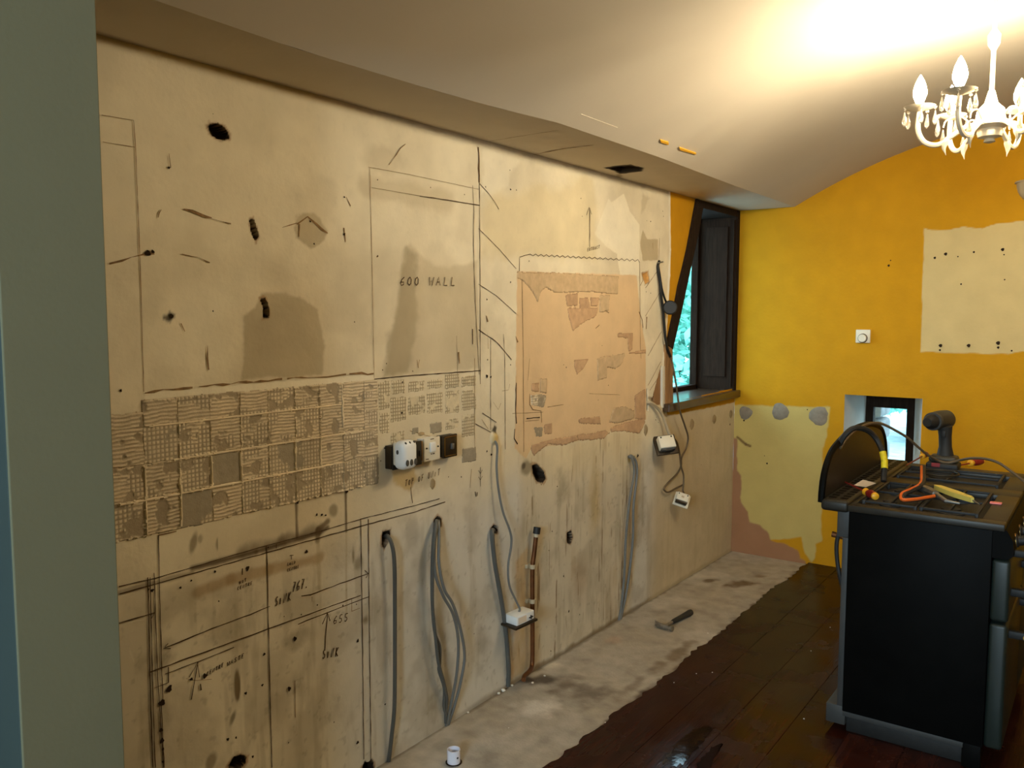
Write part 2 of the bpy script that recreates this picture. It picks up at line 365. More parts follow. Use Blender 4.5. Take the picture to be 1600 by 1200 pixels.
# splashback zone: yellowish ochre below the sockets, grease along the old worktop line
cv.poly(WP([(612, 735), (648, 730), (655, 752), (640, 765), (615, 752)]), np.array(srgb(190, 156, 88)), 0.02, 0.015, 25, 0.7)
GR = np.array(srgb(92, 74, 50))
cv.line(WP([(300, 888), (400, 862), (500, 832), (512, 824)]), 0.010, GR, 0.9, soft=0.9, seed=2)
cv.line(WP([(380, 862), (440, 846), (500, 826)]), 0.022, GR, 0.6, soft=1.0, rag=0.7, seed=3)
cv.line(WP([(185, 926), (300, 895)]), 0.008, GR, 0.5, seed=2)
cv.line(WP([(496, 845), (497, 828), (512, 815)]), 0.012, GR, 0.8, seed=4)
cv.line(WP([(310, 925), (360, 905), (420, 890), (500, 872)]), 0.022, np.array(srgb(168, 142, 104)), 0.7, seed=5)
cv.line(WP([(463, 785), (464, 838)]), 0.006, GR, 0.8, seed=1); cv.line(WP([(540, 768), (541, 830)]), 0.007, GR, 0.85, seed=1)
cv.line(WP([(541, 830), (541, 960)]), 0.005, GREYT, 0.5, seed=1); cv.line(WP([(497, 845), (499, 920)]), 0.01, GREYT*0.9, 0.5, seed=1)
cv.line(WP([(480, 780), (510, 772), (535, 768)]), 0.010, BROWN*0.8, 0.5, seed=4)
for (x, y, a_, b_r, al) in [(302, 848, .013, .035, .8), (313, 842, .008, .014, .6), (521, 798, .022, .024, .8), (339, 850, .004, .02, .9)]:
    cv.blob(W(x, y), a_, b_r, GREYT*0.62, al, seed=int(x) % 7, rot=-0.3 if x < 310 else 0)
cv.blob(W(371, 1072), 0.013, 0.055, np.array(srgb(104, 84, 54)), 0.95, seed=1, rag=0.15, soft=0.3)
cv.blob(W(364, 1122), 0.012, 0.03, GREYT*0.55, 0.9, seed=2, rot=-0.4); cv.blob(W(375, 1110), 0.012, 0.007, PALE*0.95, 0.9, seed=2)
cv.blob(W(330, 1190), 0.02, 0.03, GREYT*0.6, 0.8, seed=4, rot=-0.4)
# soft grey blotches low on the wall
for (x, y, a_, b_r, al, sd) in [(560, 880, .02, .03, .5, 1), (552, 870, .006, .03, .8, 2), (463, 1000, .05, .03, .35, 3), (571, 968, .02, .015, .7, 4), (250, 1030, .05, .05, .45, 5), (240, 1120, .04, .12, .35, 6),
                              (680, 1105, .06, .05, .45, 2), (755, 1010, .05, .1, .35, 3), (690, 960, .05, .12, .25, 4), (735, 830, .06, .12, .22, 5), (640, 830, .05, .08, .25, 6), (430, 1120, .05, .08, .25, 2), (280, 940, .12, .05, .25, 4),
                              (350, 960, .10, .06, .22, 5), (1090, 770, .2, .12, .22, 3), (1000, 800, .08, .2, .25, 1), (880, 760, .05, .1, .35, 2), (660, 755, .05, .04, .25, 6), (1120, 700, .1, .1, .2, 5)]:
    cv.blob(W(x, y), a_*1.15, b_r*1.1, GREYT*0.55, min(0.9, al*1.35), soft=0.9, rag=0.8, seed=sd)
low = sm(1.0-B, 0, 0.3)
cv.mix(low*0.30*sm(fbm(A, B, 7, 6), 0.48, 0.70), GREYT*0.62); cv.mix(low*0.30*sm(fbm(A*9, B*1.2, 3, 2), 0.55, 0.75), GREYT*0.7)
cv.mix(0.25*sm(fbm(A, B, 47, 1, 3), 0.70, 0.80)*(0.15+0.85*low), GREYT*0.45)
# dirty edge where skirting was, and the soffit's shadow painted along the top edge
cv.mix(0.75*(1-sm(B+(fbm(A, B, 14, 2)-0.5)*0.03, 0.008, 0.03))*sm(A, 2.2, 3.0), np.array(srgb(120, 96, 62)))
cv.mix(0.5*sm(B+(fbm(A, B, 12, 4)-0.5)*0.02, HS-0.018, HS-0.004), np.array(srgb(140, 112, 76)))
# plain plaster + yellow paint round the window
edge = WP([(1046, 300), (1047, 390), (1046, 430), (1043, 480), (1040, 530), (1037, 560), (1036, 625), (1043, 650)])
region = [(edge[0][0], HS+0.1)]+edge+WP([(1018, 680), (1012, 800), (1000, 950)])+[(4.2, -0.1), (L+0.2, -0.1), (L+0.2, HS+0.1)]
w_low = sm(sdf(A, B, [(4.22, -0.1), (4.25, 0.6), (4.30, 0.9), (4.42, 1.035), (5.6, 1.02), (5.6, -0.1)]), -0.10, 0.10)
cv.mix(w_low*0.75, PLAST)
yel = [(edge[0][0], HS+0.05)]+edge[:6]+WP([(1043, 652)])+[(L+0.1, W(1145, 630)[1]), (L+0.1, HS+0.05)]
yelA = [(edge[0][0], HS+0.05)]+edge+[(L+0.1, W(1145, 630)[1]), (L+0.1, HS+0.05)]
cv.poly(yelA, YELLOW, 0.006, 0.006, 18, 1.0)
cv.line([edge[0], edge[1], edge[2], edge[3], edge[4], edge[5], edge[6]], 0.009, PALE, 0.8, soft=0.3, rag=0.3, h=0.004)
cv.line([(5.465, 0.0), (5.465, 0.75)], 0.01, SHELL, 0.5, seed=3)
# grouting of the broken board corner by the window
cav = WP([(1033, 572), (1037, 632), (1017, 632)])
cv.poly(cav, np.array(srgb(110, 80, 50)), 0.003, 0.002, 30, 1.0, h=-0.035)
cv.line(WP([(1011, 610), (1012, 640)]), 0.008, DARK, 0.9, h=-0.012)
cv.line(WP([(1014, 622), (1036, 634)]), 0.012, GREYT*0.8, 0.7, h=-0.008)
# holes knocked through the plaster
HOLE = np.array(srgb(44, 34, 24))
def hole(px, depth=-0.045, col=HOLE, rim=0.006, seed=0, rag=0.004):
    pl = WP(px); c = (sum(p[0] for p in pl)/len(pl), sum(p[1] for p in pl)/len(pl))
    big = [(c[0]+(p[0]-c[0])*1.25, c[1]+(p[1]-c[1])*1.18) for p in pl]
    cv.poly(big, BROWN*1.1, 0.006, 0.008, 60, 0.65, seed=seed)
    cv.poly(pl, col, 0.003, rag, 70, 1.0, seed=seed)
    ins = [(c[0]+(p[0]-c[0])*0.82, c[1]+(p[1]-c[1])*0.86) for p in pl]
    cv.poly(ins, col, 0.003, rag*0.5, 70, 1.0, h=depth, seed=seed)
hole([(324, 197), (329, 193), (340, 192), (350, 198), (358, 209), (359, 217), (349, 219), (340, 217), (329, 210)], seed=1)
cv.blob(W(342, 208), 0.010, 0.012, np.array(srgb(150, 132, 100)), 0.8, seed=3)
hole([(390, 343), (396, 342), (400, 355), (404, 368), (400, 377), (396, 370), (391, 358)], seed=2)
hole([(407, 467), (413, 465), (418, 474), (421, 488), (420, 497), (411, 497), (412, 482)], seed=3, rag=0.002)
hole([(597, 830), (610, 828), (609, 842), (604, 850), (600, 858), (596, 850)], seed=4)
hole([(678, 812), (684, 806), (690, 810), (690, 822), (683, 830), (678, 825)], seed=5, rag=0.002)
hole([(766, 826), (771, 820), (778, 823), (777, 833), (770, 838)], seed=6, rag=0.002)
hole([(830, 726), (838, 724), (850, 737), (853, 748), (848, 755), (838, 752), (832, 740)], seed=1, rag=0.002)
cv.blob(W(822, 730), 0.045, 0.04, GREYT*0.55, 0.85, seed=2); cv.blob(W(818, 728), 0.02, 0.02, DARK, 0.7, seed=4)
hole([(885, 832), (892, 829), (895, 840), (891, 851), (886, 848)], seed=2)
hole([(357, 1196), (364, 1184), (376, 1179), (386, 1182), (384, 1192), (374, 1204), (358, 1206)], seed=3)
hole([(566, 1198), (570, 1190), (576, 1192), (580, 1187), (585, 1192), (585, 1206), (566, 1206)], seed=5)
hole([(1003, 428), (1012, 424), (1014, 440), (1008, 444)], depth=-0.006, col=np.array(srgb(200, 150, 84)), seed=5)
for (x, y, r) in [(265, 497, .016), (771, 672, .02)]:
    cv.blob(W(x, y), r, r, DARK, 0.9, rag=0.8, freq=60, seed=3)
cv.blob(W(772, 684), .022, .026, np.array(srgb(206, 178, 118)), 1.0, h=0.012, rag=0.3, seed=2)
cv.blob(W(983, 716), .02, .026, np.array(srgb(206, 170, 96)), 0.9, rag=0.3, seed=2)
cv.poly([(1.0, 1.03), (2.085, 1.03), (2.08, 1.392), (1.217, 1.392), (1.21, 1.36), (1.0, 1.36)], ADH, 0.01, 0.008, 40, 0.9)
# ragged crack line of missing paint over the tiled zone
cv.poly(WP([(224, 612), (584, 585), (584, 596), (224, 625)]), PALE, 0.004, 0.004, 40, 0.85)
# opening for window_1
opening = WP([(1046, 630), (1046, 546), (1088, 362), (1097, 317), (1152, 329), (1148, 606)])
ac, bc = (A[:-1, :-1]+A[1:, 1:])/2, (B[:-1, :-1]+B[1:, 1:])/2
keep = sdf(ac, bc, opening) < 0
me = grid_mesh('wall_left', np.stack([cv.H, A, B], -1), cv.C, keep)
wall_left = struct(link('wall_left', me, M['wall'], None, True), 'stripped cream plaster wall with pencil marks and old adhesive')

# ---- marks drawn on the wall: ribbons a fraction of a millimetre proud
def ribbon(name, pts_yz, wd, m, parent=None, x=0.0022, jit=0.0, axis=0):
    P = [np.array(p) for p in pts_yz]; vs = []; fs = []
    rs = np.random.RandomState(int(abs(P[0][0]*1000+P[0][1]*777)) % 9999)
    Q = []
    for p, q in zip(P[:-1], P[1:]):
        n = max(1, int(np.linalg.norm(q-p)/0.025)) if jit else 1
        for k in range(n): Q.append(p+(q-p)*k/n)
    Q.append(P[-1])
    for i, p in enumerate(Q):
        t = Q[min(i+1, len(Q)-1)]-Q[max(i-1, 0)]; t = t/(np.linalg.norm(t)+1e-9); nn = np.array([-t[1], t[0]])
        w = wd*(1+(rs.rand()-0.5)*jit*1.4)/2; c = p+nn*(rs.rand()-0.5)*jit*wd
        for s_ in (-1, 1):
            q = c+nn*s_*w; vs.append((x, q[0], q[1]) if axis == 0 else (q[0], x, q[1]) if axis == 1 else (q[0], q[1], x))
    for i in range(len(Q)-1): fs.append((2*i, 2*i+1, 2*i+3, 2*i+2))
    me = bpy.data.meshes.new(name); me.from_pydata(vs, [], fs); me.update()
    return link(name, me, m, parent if parent is not None else wall_left)
def pl(pts, wd=0.0035, m='pencil', jit=0.5, name='pencil_line'): return ribbon(name, WP(pts), wd*0.66*(1+0.22*max(0, WP(pts)[0][0]-1.6)), M[m], jit=jit)
pl([(158, 180), (208, 188)], .002, 'crack'); pl([(160, 222), (210, 230)], .002, 'crack'); pl([(208, 188), (211, 230), (219, 430), (224, 612)], .0028, 'crack')
pl([(575, 261), (640, 273), (748, 296)], .002, 'pencil_faint'); pl([(580, 293), (655, 306)], .002, 'pencil_faint'); pl([(655, 306), (749, 321)], .0045)
pl([(577, 262), (581, 430), (584, 590)], .0024, 'crack'); pl([(747, 230), (749, 320), (750, 600)], .0035)
pl([(747, 230), (748, 285)], .009, 'crack', 0.8); pl([(738, 290), (740, 330), (739, 382), (742, 470), (748, 585)], .0035)
pl([(584, 592), (640, 587), (750, 579)], .005); pl([(749, 287), (765, 305), (773, 316), (779, 327)], .003); pl([(747, 357), (780, 390), (806, 420)], .003)
pl([(747, 444), (775, 462), (806, 490)], .003); pl([(747, 515), (775, 534), (799, 562)], .004); pl([(713, 525), (714, 590)], .002); pl([(738, 514), (738, 538)], .005)
pl([(766, 530), (766, 672)], .003); pl([(786, 522), (788, 560), (789, 702)], .003); pl([(806, 598), (805, 640), (806, 662)], .008); pl([(804, 670), (803, 685), (808, 694)], .006)
pl([(741, 560), (741, 700)], .003, 'pencil_faint'); pl([(753, 645), (775, 660)], .003); pl([(742, 662), (766, 675)], .003); pl([(752, 655), (762, 670)], .002, 'crack')
pl([(784, 611), (794, 609), (796, 600)], .002, 'crack'); pl([(770, 628), (778, 640), (782, 630)], .002, 'crack')
pl([(811, 424), (811, 403)], .003)
wv = [(811, 402), (820, 399), (828, 397)]+[(828+i*4.2, 398+(i/40.)*9+(1.6 if i % 2 else -1.6)) for i in range(1, 41)]+[(999, 410)]
pl(wv, .0035, jit=0); pl([(999, 410), (1000, 545), (1001, 560)], .003, 'crack'); pl([(815, 428), (817, 560), (818, 706)], .003, 'crack')
pl([(921, 386), (921, 325)], .004); pl([(916, 336), (920, 324), (924, 335)], .0035, jit=0)
for q in [[(1029, 420), (1008, 450)], [(1031, 456), (1008, 494)], [(1033, 518), (1012, 556)], [(1032, 565), (1012, 602)], [(1031, 585), (1015, 610)]]: pl(q, .003, 'crack')
pl([(1030, 372), (1029, 410)], .003, 'crack'); pl([(1003, 425), (1004, 438), (1000, 446)], .004, 'crack'); pl([(998, 487), (1003, 500), (1004, 512)], .006, 'crack'); pl([(1010, 495), (1009, 514)], .008, 'crack')
# setting-out lines of the worktop and sink
pl([(185, 916), (247, 902), (402, 856), (500, 830), (563, 811), (650, 789), (686, 779)], .004); pl([(186, 928), (325, 889), (496, 841), (574, 819), (650, 799), (695, 784)], .0055)
pl([(247, 836), (248, 900), (251, 1010), (254, 1095)], .0045); pl([(230, 902), (233, 1040), (238, 1199)], .005); pl([(234, 902), (237, 1040), (242, 1199)], .004)
pl([(240, 895), (243, 980), (246, 1060), (255, 1199)], .004); pl([(251, 1095), (256, 1199)], .004); pl([(416, 853), (419, 985), (424, 1199)], .0055)
pl([(563, 810), (565, 940), (568, 1186)], .0045); pl([(575, 811), (576, 930), (579, 1186)], .0045); pl([(185, 974), (210, 966), (241, 957)], .005); pl([(234, 961), (241, 957), (236, 966)], .004, jit=0)
pl([(257, 1012), (280, 1003), (330, 982), (390, 960), (421, 947)], .0045); pl([(262, 1005), (255, 1013), (266, 1013)], .004, jit=0)
pl([(234, 1050), (310, 1022), (420, 982), (500, 953), (563, 930)], .005); pl([(257, 1053), (310, 1033), (365, 1011)], .004); pl([(465, 975), (511, 957), (576, 932)], .0045)
pl([(262, 1042), (262, 1066)], .005); pl([(240, 1075), (263, 1066)], .003); pl([(470, 931), (485, 929), (530, 912), (575, 896)], .0045); pl([(569, 891), (575, 896), (571, 903)], .004, jit=0)
pl([(507, 1014), (509, 985), (511, 958)], .005); pl([(503, 975), (511, 957), (515, 970)], .0045, jit=0); pl([(487, 932), (487, 940)], .002, 'crack')
pl([(298, 1093), (303, 1065), (309, 1034)], .004); pl([(295, 1058), (308, 1035), (311, 1058)], .004, jit=0); pl([(290, 1060), (304, 1063), (330, 1061)], .002, 'crack')
pl([(549, 935), (549, 955), (562, 950)], .003, 'crack'); pl([(460, 1063), (461, 1121)], .004, 'crack'); pl([(313, 1068), (314, 1078)], .007); pl([(431, 850), (431, 857)], .004)
pl([(641, 761), (642, 772), (644, 786)], .003); pl([(247, 836), (275, 830)], .005, 'crack'); pl([(378, 888), (378, 898)], .005); pl([(452, 868), (458, 867)], .003); pl([(455, 867), (455, 874)], .003)
pl([(736, 733), (734, 762)], .003, 'crack'); pl([(750, 730), (750, 760)], .003); pl([(747, 735), (750, 740), (753, 734)], .003, jit=0); pl([(747, 745), (750, 750), (753, 744)], .003, jit=0)
pl([(742, 768), (743, 776)], .007); pl([(745, 769), (745, 775)], .005); pl([(640, 673), (672, 682)], .003, 'crack'); pl([(642, 745), (643, 762)], .002, 'crack')
pl([(824, 595), (827, 560)], .002, 'crack'); pl([(827, 615), (827, 632), (832, 640), (845, 642), (846, 660)], .004, 'crack'); pl([(822, 654), (843, 652)], .006, 'pencil'); pl([(820, 658), (842, 656)], .003, 'crack')
pl([(800, 646), (848, 644)], .002, 'crack'); pl([(930, 513), (936, 508)], .004, 'crack'); pl([(941, 482), (951, 489)], .006, 'crack'); pl([(920, 615), (968, 617)], .002, 'crack'); pl([(855, 636), (880, 632)], .003, 'crack')
# cracks in the plaster
def crack(pts, wd=0.006): return ribbon('plaster_crack', WP(pts), wd*0.7, M['crack'], jit=1.2, x=0.0026)
crack([(170, 413), (190, 408), (205, 402), (225, 398), (240, 395)], .009); crack([(286, 326), (300, 331), (320, 338), (330, 341)], .007); crack([(330, 341), (360, 350)], .003)
crack([(225, 613), (270, 608), (300, 606)], .007); crack([(310, 604), (360, 599), (440, 592)], .007); crack([(448, 591), (510, 588), (540, 584)], .006); crack([(545, 583), (583, 585)], .007)
crack([(463, 349), (480, 339), (493, 351), (511, 365)], .007); crack([(440, 355), (463, 349)], .003); crack([(467, 350), (467, 370)], .005); crack([(283, 397), (310, 402), (327, 410)], .003)
crack([(247, 340), (247, 332), (252, 329)], .006); crack([(540, 308), (547, 322)], .004); crack([(536, 356), (537, 366), (539, 378)], .007); crack([(323, 540), (324, 560), (325, 578)], .005); crack([(282, 505), (288, 518)], .004)
crack([(263, 240), (266, 262)], .002); crack([(607, 258), (625, 232), (633, 226)], .004); crack([(716, 550), (717, 568)], .008); crack([(651, 562), (653, 575)], .005); crack([(655, 562), (652, 574)], .004)
crack([(1019, 380), (1020, 390)], .003); crack([(588, 400), (589, 402)], .008); crack([(805, 525), (808, 535)], .010); crack([(760, 493), (761, 503)], .012); crack([(761, 520), (762, 545)], .004)
# screw holes and specks
hm = bpy.data.meshes.new('screw_hole')
hm.from_pydata([(0, 0, 0)]+[(0, math.cos(k*math.pi/5)*(1+0.2*((k*7) % 3-1)), math.sin(k*math.pi/5)*(1+0.2*((k*5) % 3-1))) for k in range(10)], [], [(0, k+1, (k+1) % 10+1) for k in range(10)]); hm.materials.append(M['hole'])
def speck(x, y, r):
    o = bpy.data.objects.new('screw_hole', hm); COL.objects.link(o); q = W(x, y); o.location = (0.0028, q[0], q[1]); o.scale = (1, r*0.55, r*0.66); o.rotation_euler.x = random.random()*6; o.parent = wall_left
for x, y, r in [(263, 262, .006), (332, 178, .002), (484, 346, .005), (490, 381, .005), (537, 308, .005), (537, 366, .008), (332, 486, .004), (553, 503, .004), (188, 610, .006), (589, 281, .004), (672, 293, .004), (725, 304, .004), (589, 400, .005),
                (796, 266, .004), (758, 292, .005), (797, 296, .007), (806, 297, .005), (797, 441, .006), (760, 468, .006), (907, 310, .005), (937, 405, .004), (826, 408, .005), (1010, 345, .004), (1016, 346, .007), (1035, 330, .005), (1036, 338, .005), (909, 338, .004),
                (230, 396, .014), (238, 393, .008), (267, 494, .010), (760, 588, .012), (766, 589, .008), (761, 562, .005), (797, 570, .005), (603, 568, .004), (597, 578, .004), (644, 580, .004), (628, 597, .006), (627, 645, .008), (629, 652, .006),
                (494, 804, .007), (502, 804, .007), (508, 805, .006), (464, 785, .008), (541, 768, .010), (335, 893, .006), (418, 855, .004), (298, 907, .005), (281, 918, .006), (237, 922, .008), (231, 921, .006), (341, 939, .004), (263, 1076, .016), (252, 1098, .016), (251, 1140, .010),
                (252, 1157, .012), (254, 1170, .007), (254, 1190, .007), (298, 1061, .008), (319, 1056, .012), (412, 1022, .008), (409, 1070, .007), (383, 1083, .008), (451, 1076, .012), (460, 998, .012), (558, 1001, .010), (558, 1160, .010), (450, 1160, .004), (521, 1128, .004), (355, 1155, .008), (368, 1152, .006), (376, 1187, .004), (394, 1182, .007),
                (386, 888, .012), (478, 862, .010), (601, 1100, .006), (740, 990, .004), (857, 860, .005), (880, 900, .008), (888, 955, .010), (860, 1017, .006), (862, 830, .006), (905, 960, .006), (870, 760, .006), (845, 757, .005), (940, 540, .004), (884, 574, .006), (880, 570, .004), (950, 602, .005), (934, 625, .004),
                (1024, 656, .006), (1028, 660, .005), (1025, 652, .004), (1055, 700, .004), (1095, 726, .005), (1140, 663, .012), (990, 714, .012), (996, 712, .014), (700, 745, .004), (720, 745, .005), (600, 700, .005), (594, 720, .004), (767, 710, .009), (760, 705, .007), (1009, 456, .005), (1016, 458, .005), (470, 960, .004), (443, 963, .003), (495, 945, .004), (556, 944, .004), (535, 946, .005)]:
    speck(x, y, r)
# hand lettering
GLY = {'0': [[(.3, 0), (.05, .3), (.1, .8), (.3, 1), (.5, .7), (.5, .25), (.3, 0)]], '6': [[(.5, 1), (.2, .7), (.05, .3), (.2, 0), (.5, .1), (.5, .4), (.15, .4)]], '7': [[(.05, 1), (.55, 1), (.2, 0)], [(.15, .5), (.5, .5)]],
       '5': [[(.55, 1), (.15, 1), (.1, .55), (.4, .55), (.5, .25), (.3, 0), (.05, .1)]], 'W': [[(0, 1), (.12, 0), (.3, .6), (.48, 0), (.6, 1)]], 'A': [[(0, 0), (.28, 1), (.55, 0)], [(.12, .4), (.45, .4)]], 'L': [[(.1, 1), (.1, 0), (.55, 0)]],
       'S': [[(.5, .9), (.3, 1), (.1, .8), (.2, .55), (.45, .4), (.45, .1), (.2, 0), (.05, .15)]], 'I': [[(.2, .7), (.2, 0)]], 'N': [[(.05, 0), (.1, 1), (.45, 0), (.5, 1)]], 'K': [[(.1, 1), (.1, 0)], [(.5, 1), (.12, .45), (.55, 0)]],
       'T': [[(0, .95), (.6, 1)], [(.3, 1), (.28, 0)]], 'O': [[(.3, 0), (.05, .3), (.15, .8), (.4, .8), (.5, .35), (.3, 0)]], 'P': [[(.1, 0), (.12, 1), (.45, .9), (.45, .55), (.12, .5)]], 'F': [[(.5, 1), (.12, 1), (.1, 0)], [(.1, .5), (.4, .5)]],
       'U': [[(.05, 1), (.1, .1), (.3, 0), (.48, .15), (.5, 1)]], 'H': [[(.08, 1), (.08, 0)], [(.5, 1), (.5, 0)], [(.08, .5), (.5, .5)]], 'C': [[(.5, .85), (.25, 1), (.08, .5), (.25, 0), (.5, .12)]], 'E': [[(.5, 1), (.1, 1), (.1, 0), (.5, 0)], [(.1, .5), (.42, .5)]],
       'R': [[(.1, 0), (.12, 1), (.45, .9), (.42, .55), (.12, .5), (.5, 0)]], 'D': [[(.1, 0), (.1, 1), (.4, .8), (.48, .4), (.1, 0)]], 'X': [[(.05, 1), (.5, 0)], [(.5, 1), (.05, 0)]], 'Y': [[(.05, 1), (.28, .5), (.5, 1)], [(.28, .5), (.25, 0)]], '.': [[(.2, .1), (.25, .05), (.25, -.05)]]}
def writing(text, p0, p1, h, wd=0.0035, m='pencil', slant=0.1):
    vs = []; fs = []; n = len(text)
    for i, ch in enumerate(text):
        if ch == ' ': continue
        for st in GLY[ch]:
            P = []
            for (u, v) in st:
                t = (i+u)/(n-0.4); x = p0[0]+(p1[0]-p0[0])*t+slant*h*v; y = p0[1]+(p1[1]-p0[1])*t-h*v
                P.append(np.array(W(x, y)))
            k = len(vs)
            for j, p in enumerate(P):
                t = P[min(j+1, len(P)-1)]-P[max(j-1, 0)]; t = t/(np.linalg.norm(t)+1e-9); nn = np.array([-t[1], t[0]])*wd/2
                vs += [(0.0024, *(p-nn)), (0.0024, *(p+nn))]
            fs += [(k+2*j, k+2*j+1, k+2*j+3, k+2*j+2) for j in range(len(P)-1)]
    me = bpy.data.meshes.new('handwriting'); me.from_pydata(vs, [], fs); me.update(); o = link('handwriting', me, M[m], wall_left)
    o['label'] = 'pencilled words ' + text.lower(); return o
writing('600 WALL', (624, 446), (710, 446), 13, .0035); writing('TOP OF UNIT', (632, 760), (686, 742), 10, .0028)
writing('SINK', (429, 947), (453, 938), 14, .004); writing('767.', (456, 925), (480, 917), 15, .004); writing('655', (520, 975), (542, 970), 12, .003); writing('SINK', (503, 1029), (527, 1025), 14, .0045)
writing('HOT', (373, 913), (384, 908), 5, .0022, slant=0); writing('CENTRE', (370, 922), (393, 913), 5, .0024); writing('COLD', (448, 884), (461, 880), 4.5, .0022, slant=0); writing('CENTRE', (448, 893), (466, 887), 4.5, .0024)
writing('CENTRE', (322, 1056), (348, 1041), 6, .003); writing('WASTE', (354, 1041), (380, 1027), 6.5, .003); writing('EXTRACT', (917, 393), (936, 388), 5, .003)

# ---- adhesive beds left by the old tiles
def bed(name, poly, style, seed, base=0.002, res=0.0026, rag=0.004, x0=0.0, parent=None, pitch=0.0125, bare=0.5):
    xs = [p[0] for p in poly]; yy = [p[1] for p in poly]
    a = np.arange(min(xs)-rag, max(xs)+rag+res, res); b = np.arange(min(yy)-rag, max(yy)+rag+res, res)
    if len(a) < 4 or len(b) < 4: return None
    AA, BB = np.meshgrid(a, b, indexing='ij')
    d = sdf(AA, BB, poly)+(fbm(AA, BB, 70, seed)-0.5)*2*rag
    n1 = fbm(AA, BB, 26, seed+1); n2 = fbm(AA, BB, 90, seed+2); warp = (fbm(AA, BB, 18, seed+3)-0.5)*0.012
    fu = np.mod((AA-min(xs))/pitch, 1); fv = np.mod((BB-min(yy))/pitch, 1)
    tri = lambda f: np.abs(f-0.5)*2
    lo_ = 0.60 if style == 'lines' else 0.5; lin = np.maximum(sm(tri(fu), lo_, lo_+0.3), sm(tri(fv), lo_, lo_+0.3))
    rid = 0.5+0.5*np.sin((BB+warp)*2*math.pi/0.0105)
    rs = np.random.RandomState(seed); tone = 0.93+0.14*rs.rand()
    lin3, rid3 = lin[..., None], sm(rid, 0.35, 0.8)[..., None]
    LIGHT = ADHL[None, None]; one = np.ones(AA.shape+(1,))
    gridc = ADHD*lin3+LIGHT*(1-lin3); gridh = base+0.0016*(1-lin)
    ridc = (ADH*0.86)*(1-rid3)+LIGHT*rid3; ridh = base+0.0028*rid*(0.3+n1)
    plc = one*np.array(srgb(158, 147, 126)); plh = base*0.5+0.001*n2
    n3 = fbm(AA, BB, 13, seed+4)
    if style == 'grid': k = sm(n3, 0.54, 0.60); h = gridh*(1-k)+ridh*k; c = gridc*(1-k[..., None])+ridc*k[..., None]
    elif style == 'ridge': k = sm(n3, 0.58, 0.64); h = ridh*(1-k)+gridh*k; c = ridc*(1-k[..., None])+gridc*k[..., None]
    elif style == 'plain': k = sm(n3, 0.60, 0.63)*0.8; h = plh*(1-k)+gridh*k; c = plc*(1-k[..., None])+gridc*k[..., None]
    elif style == 'bead': h = base*(0.6+n1); c = one*(ADHL*1.12)
    elif style == 'lines': h = base*0.3+0.0014*lin; c = np.array(srgb(150, 134, 106))[None, None]*lin3+np.array(srgb(214, 200, 168))[None, None]*(1-lin3)
    elif style == 'vridge':
        rv = 0.5+0.5*np.sin((AA+warp*0.4)*2*math.pi/0.012); h = base+0.0015*rv; k = sm(rv, 0.3, 0.8)[..., None]; c = np.array(srgb(196, 168, 130))[None, None]*(1-k)+np.array(srgb(210, 184, 146))[None, None]*k
    elif style == 'brown': h = base*0.6+0.002*n1; c = one*SHELL*(0.85+0.35*n1[..., None])
    else: h = plh; c = plc
    c = np.array(c)
    if style in ('vridge', 'brown'): e_ = (1-sm(d, 0.002, 0.008))*0.55; c = c+(np.array(srgb(128, 96, 64))-c)*e_[..., None]
    if style in ('grid', 'ridge'):
        k = sm(n1, bare, bare+0.06)
        h = h*(1-k)+0.0008*k; c = c*(1-k[..., None])+(ADHD*0.98)[None, None]*k[..., None]
        if style == 'grid':            # raised grout lip round the edges
            lip = (1-sm(np.abs(d-0.003), 0.0, 0.005))*sm(n2, 0.35, 0.5); h = h+0.004*lip; c = c+(ADHL*1.05-c)*0.8*lip[..., None]
    if style == 'lines':
        k = sm(n1, bare, bare+0.05); c = c*(1-k[..., None])+np.array(srgb(214, 200, 168))*k[..., None]; h = h*(1-k)+0.0006*k
    c = c*tone*(0.92+0.16*n2[..., None])
    kf = d > 0; kc = kf[:-1, :-1] & kf[1:, :-1] & kf[:-1, 1:] & kf[1:, 1:]
    pad = np.zeros((len(a)+1, len(b)+1), bool); pad[1:-1, 1:-1] = kc
    full = pad[:-1, :-1] & pad[1:, :-1] & pad[:-1, 1:] & pad[1:, 1:]
    h = np.where(full, h+0.0012, 0.0004)
    if kc.sum() < 6: return None
    me = grid_mesh(name, np.stack([h+x0, AA, BB], -1), c, kc)
    return link(name, me, M['adhesive'], parent or wall_left, True)
yc = [1.105, 1.217, 1.319, 1.419, 1.519, 1.619, 1.721, 1.823, 1.923, 2.02, 2.085]
zc = [1.028, 1.128, 1.222, 1.321, 1.392]
S_ = {0: 'g r p r g g g g g p'.split(), 1: 'r g g p g p p r r p'.split(), 2: 'p p g r g r g r r p'.split(), 3: 'r r r r r g g r r r'.split()}
STY = {'g': 'grid', 'r': 'ridge', 'p': 'plain'}
sd = 11
for j in range(4):
    for i in range(10):
        st = STY[S_[j][i]]; z1 = zc[j+1]-0.002; z0 = zc[j]+0.002
        if j == 3 and i == 0: z1 -= 0.03
        if i == 9: st = 'ridge' if j > 0 else 'plain'
        if j == 2 and i in (0,): st = 'ridge'
        sd += 3
        bed('adhesive_bed', [(yc[i]-0.003, z0-0.004), (yc[i+1]+0.003, z0-0.004), (yc[i+1]+0.003, z1+0.004), (yc[i]-0.003, z1+0.004)], st, sd, rag=0.004, bare=0.55 if st == 'grid' else 0.62)
